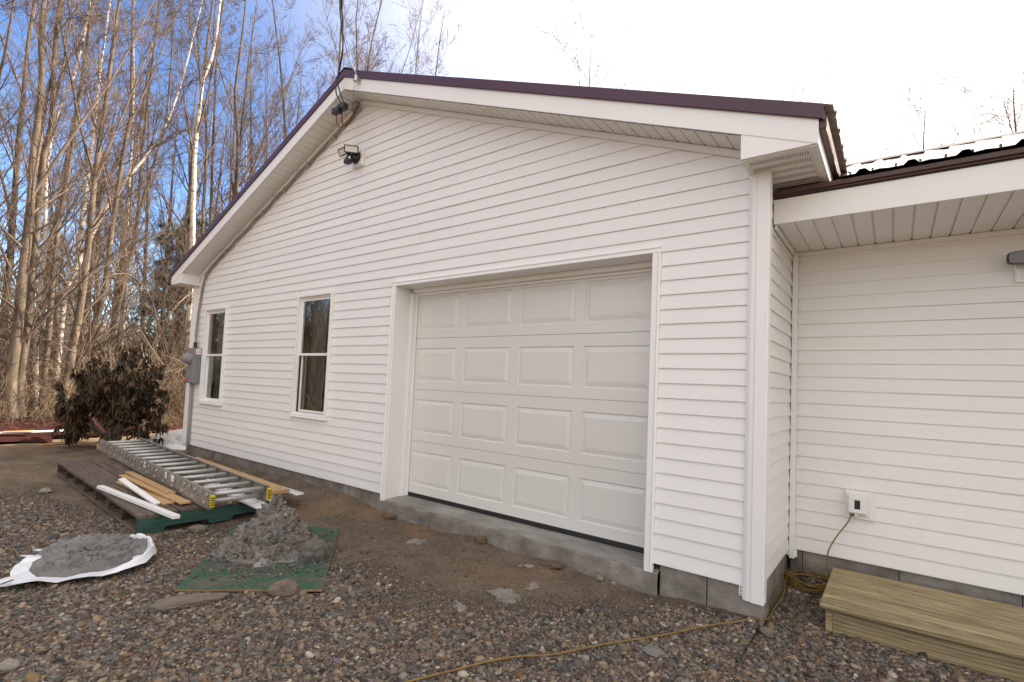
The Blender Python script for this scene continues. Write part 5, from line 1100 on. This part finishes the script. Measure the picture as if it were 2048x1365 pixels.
# leaf litter at the wood edge
rs = np.random.RandomState(77); n = 16000; x = -12.3 - np.abs(rs.normal(0, 2.2, n)); y = rs.uniform(-5, 6, n); z = gh(x, y) + rs.uniform(.005, .05, n); c = np.stack([x, y, z], 1); d = rs.normal(size=(n, 3)); d[:, 2] *= .5; d /= np.linalg.norm(d, axis=1, keepdims=True); e = np.cross(d, rs.normal(size=(n, 3))); e /= np.linalg.norm(e, axis=1, keepdims=True); s_ = rs.uniform(.025, .055, (n, 1))
v = np.stack([c - d * s_, c + e * s_ * .5, c + d * s_, c - e * s_ * .5], 1).reshape(-1, 3); link('leaf_litter', np_mesh('leaf_litter', v, np.arange(4 * n).reshape(-1, 4), None, M_litter, False), kind='stuff', label='rusty dry leaves on the floor of the wood')
# rhododendron
rh = thing('rhododendron', 'dark drooping rhododendron bush with bare crooked stems behind the ladder', 'shrub', (-10.35, -.15, -.2))
rs = np.random.RandomState(21); n = 17; P_ = np.zeros((n, 9, 3)); P_[:, 0] = rs.normal(0, .10, (n, 3)) * [1, 1, 0] + [0.05, .25, 0]; d = rs.normal(0, .75, (n, 3)); d[:, 2] = .9; d /= np.linalg.norm(d, axis=1, keepdims=True); h = rs.uniform(1.1, 2.05, n)
for k in range(1, 9): d = d + rs.normal(0, .16, (n, 3)) + np.array([0, 0, .07]); d /= np.linalg.norm(d, axis=1, keepdims=True); P_[:, k] = P_[:, k - 1] + d * (h / 8)[:, None]
R_ = rs.uniform(.022, .038, n)[:, None] * np.linspace(1, .3, 9)[None]; B1, R1 = grow(rs, P_, R_, 8, (.25, 1), .5, (50, 14), 6, .03, .12, .6); B2, R2 = grow(rs, B1, R1, 5, (.3, 1), .55, (50, 14), 4, .03, .12, .7)
V, Q, off = [], [], 0
for a, c, s in ((P_, R_, 8), (B1, R1, 5), (B2, np.maximum(R2, .003), 4)):
    x, y = tubes(a, c, s); V.append(x); Q.append(y + off); off += len(x)
link('stems', np_mesh('stems', np.concatenate(V), np.concatenate(Q), None, M_rstem), rh)
tips = np.concatenate([B2[:, -1], B2[:, 2], B1[:, -1], P_[:, -1]]); tips = tips[(tips[:, 2] > .12)]; tips = tips[rs.uniform(0, 1, len(tips)) < .92]
K = len(tips); m_ = 9; ang = rs.uniform(0, 2 * PI, (K, 1)) + np.arange(m_)[None] * 2 * PI / m_ + rs.normal(0, .2, (K, m_)); dr = np.radians(rs.normal(-42, 16, (K, m_)))
dv = np.stack([np.cos(ang) * np.cos(dr), np.sin(ang) * np.cos(dr), np.sin(dr)], -1).reshape(-1, 3); ct = np.repeat(tips, m_, 0); ln = rs.uniform(.10, .17, (K * m_, 1)); sd_ = np.cross(dv, [0, 0, 1.0]); sd_ /= np.linalg.norm(sd_, axis=1, keepdims=True); nn = np.cross(sd_, dv)
wv = rs.uniform(.015, .022, (K * m_, 1)); drop = np.array([0, 0, -1.0])
pts = [ct, ct + dv * ln * .35 + sd_ * wv + nn * .004, ct + dv * ln * .75 + sd_ * wv * .9 + drop * ln * .10, ct + dv * ln + drop * ln * .22, ct + dv * ln * .75 - sd_ * wv * .9 + drop * ln * .10, ct + dv * ln * .35 - sd_ * wv + nn * .004, ct + dv * ln * .5 - nn * .004 + drop * ln * .03]
v = np.stack(pts, 1).reshape(-1, 3); b0 = np.arange(len(ct))[:, None] * 7; tri = np.concatenate([b0 + np.array([[a, c, 6]]) for a, c in ((0, 1), (1, 2), (2, 3), (3, 4), (4, 5), (5, 0))])
link('foliage', np_mesh('foliage', v, None, tri, M_rleaf, False), rh); rh.scale = (.72, .66, .93); rh.location = (-10.5, -.58, -.2)
# old snow behind the corner
heap('snow_patch', -10.15, .95, g1(-10.2, .9) - .03, lambda u, a: .36 * (1 - u ** 2) ** .8, lambda a: 1.05 + .18 * np.sin(2 * a + 1) + .08 * np.sin(5 * a), 40, 90, M_snow, .10, 2.2, 140, label='mound of old dirty snow behind the left corner of the garage', cat='snow')
# corrugated metal sheets at the wood edge
def csheet(label, x, y, z, rz, Ls, Ws, tilt=0, roll=0, m=M_maroon):
    b = MB(); nrib = int(Ws / .15); pts = []
    for k in range(nrib): s = k * .15; pts += [(s, 0), (s + .06, 0), (s + .075, .038), (s + .105, .038), (s + .12, 0)]
    pts.append((Ws, 0)); rows = [[(Ls * t, s, h + .03 * math.sin(3 * t + 1) * t) for s, h in pts] for t in (0, .25, .5, .75, 1)]; b.strip(rows); b.strip([[(p[0], p[1], p[2] - .002) for p in r] for r in rows])
    o = b.build('metal_sheet', m, None, label=label, cat='metal sheet', group='salvaged roofing sheets at the wood edge', fix=False); o.location = (x, y, z); o.rotation_euler = (roll, tilt, rz); return o
M_mar2 = pm('faded_maroon_metal', [(.028, .008, .007), (.06, .015, .013)], 4, 0.75, rvar=.1, spec=.2)
zz = -.2
csheet('topmost maroon ribbed sheet fanned across the pile', -12.4, -2.9, zz + .13, math.radians(93), 3.3, .95, .03, .10, M_mar2)
csheet('maroon ribbed sheet lying flat at the bottom of the pile', -12.3, -3.3, zz + .02, math.radians(86), 3.6, 1.0, 0, .04, M_mar2)
csheet('maroon sheet jutting out towards the yard at the left edge', -11.75, -2.9, zz + .05, math.radians(84), 1.9, .7, .02, .10, M_mar2)
csheet('maroon sheet at the right end of the pile, under the rhododendron', -12.15, -.9, zz + .05, math.radians(95), 2.6, .9, .02, .07, M_mar2)
csheet('dark sheet tucked behind, with its far corner lifted', -13.0, -2.2, zz + .15, math.radians(82), 2.9, .9, .03, .14, M_mar2)
board('orange_stake', 'short orange strip lying in front of the metal sheets', 'strip', (-11.2, -1.25), (-11.25, -.85), .05, .01, M_orange, g1(-11.2, -1) + .012)
board('orange_stake', 'orange strip caught between the stacked metal sheets', 'strip', (-11.9, -1.6), (-11.9, -1.2), .05, .01, M_orange, -.03)
board('pale_batten', 'pale batten lying between the metal sheets', 'batten', (-11.95, -1.9), (-12.0, -.3), .06, .03, M_label, -.07)
# far house beyond the wood
fh = thing('far_house', 'pale clapboard house glimpsed through the trunks', 'house', (-33.5, 3.2, 0), math.radians(4))
b = MB(); b.box(-3, 0, -3.3, 3.3, -.6, 2.7); b.prism([(-3, -3.3, 2.7), (0, -3.3, 2.7), (-1.5, -3.3, 3.6)], (0, 6.6, 0)); b.build('wall', M_house, fh)
b = MB(); b.prism([(.2, -3.5, 2.58), (-1.5, -3.5, 3.62), (-3.2, -3.5, 2.58), (-3.2, -3.5, 2.7), (-1.5, -3.5, 3.76), (.2, -3.5, 2.7)], (0, 7.0, 0)); b.build('roof', M_froof, fh)
for y in (-2.2, 0, 2.0): b = MB(); b.box(.0, .03, y - .45, y + .45, .9, 2.0); o = b.build('window', M_dark, fh); b = MB(); b.box(.031, .05, y - .5, y + .5, .82, .9); b.build('sill', M_house, o)
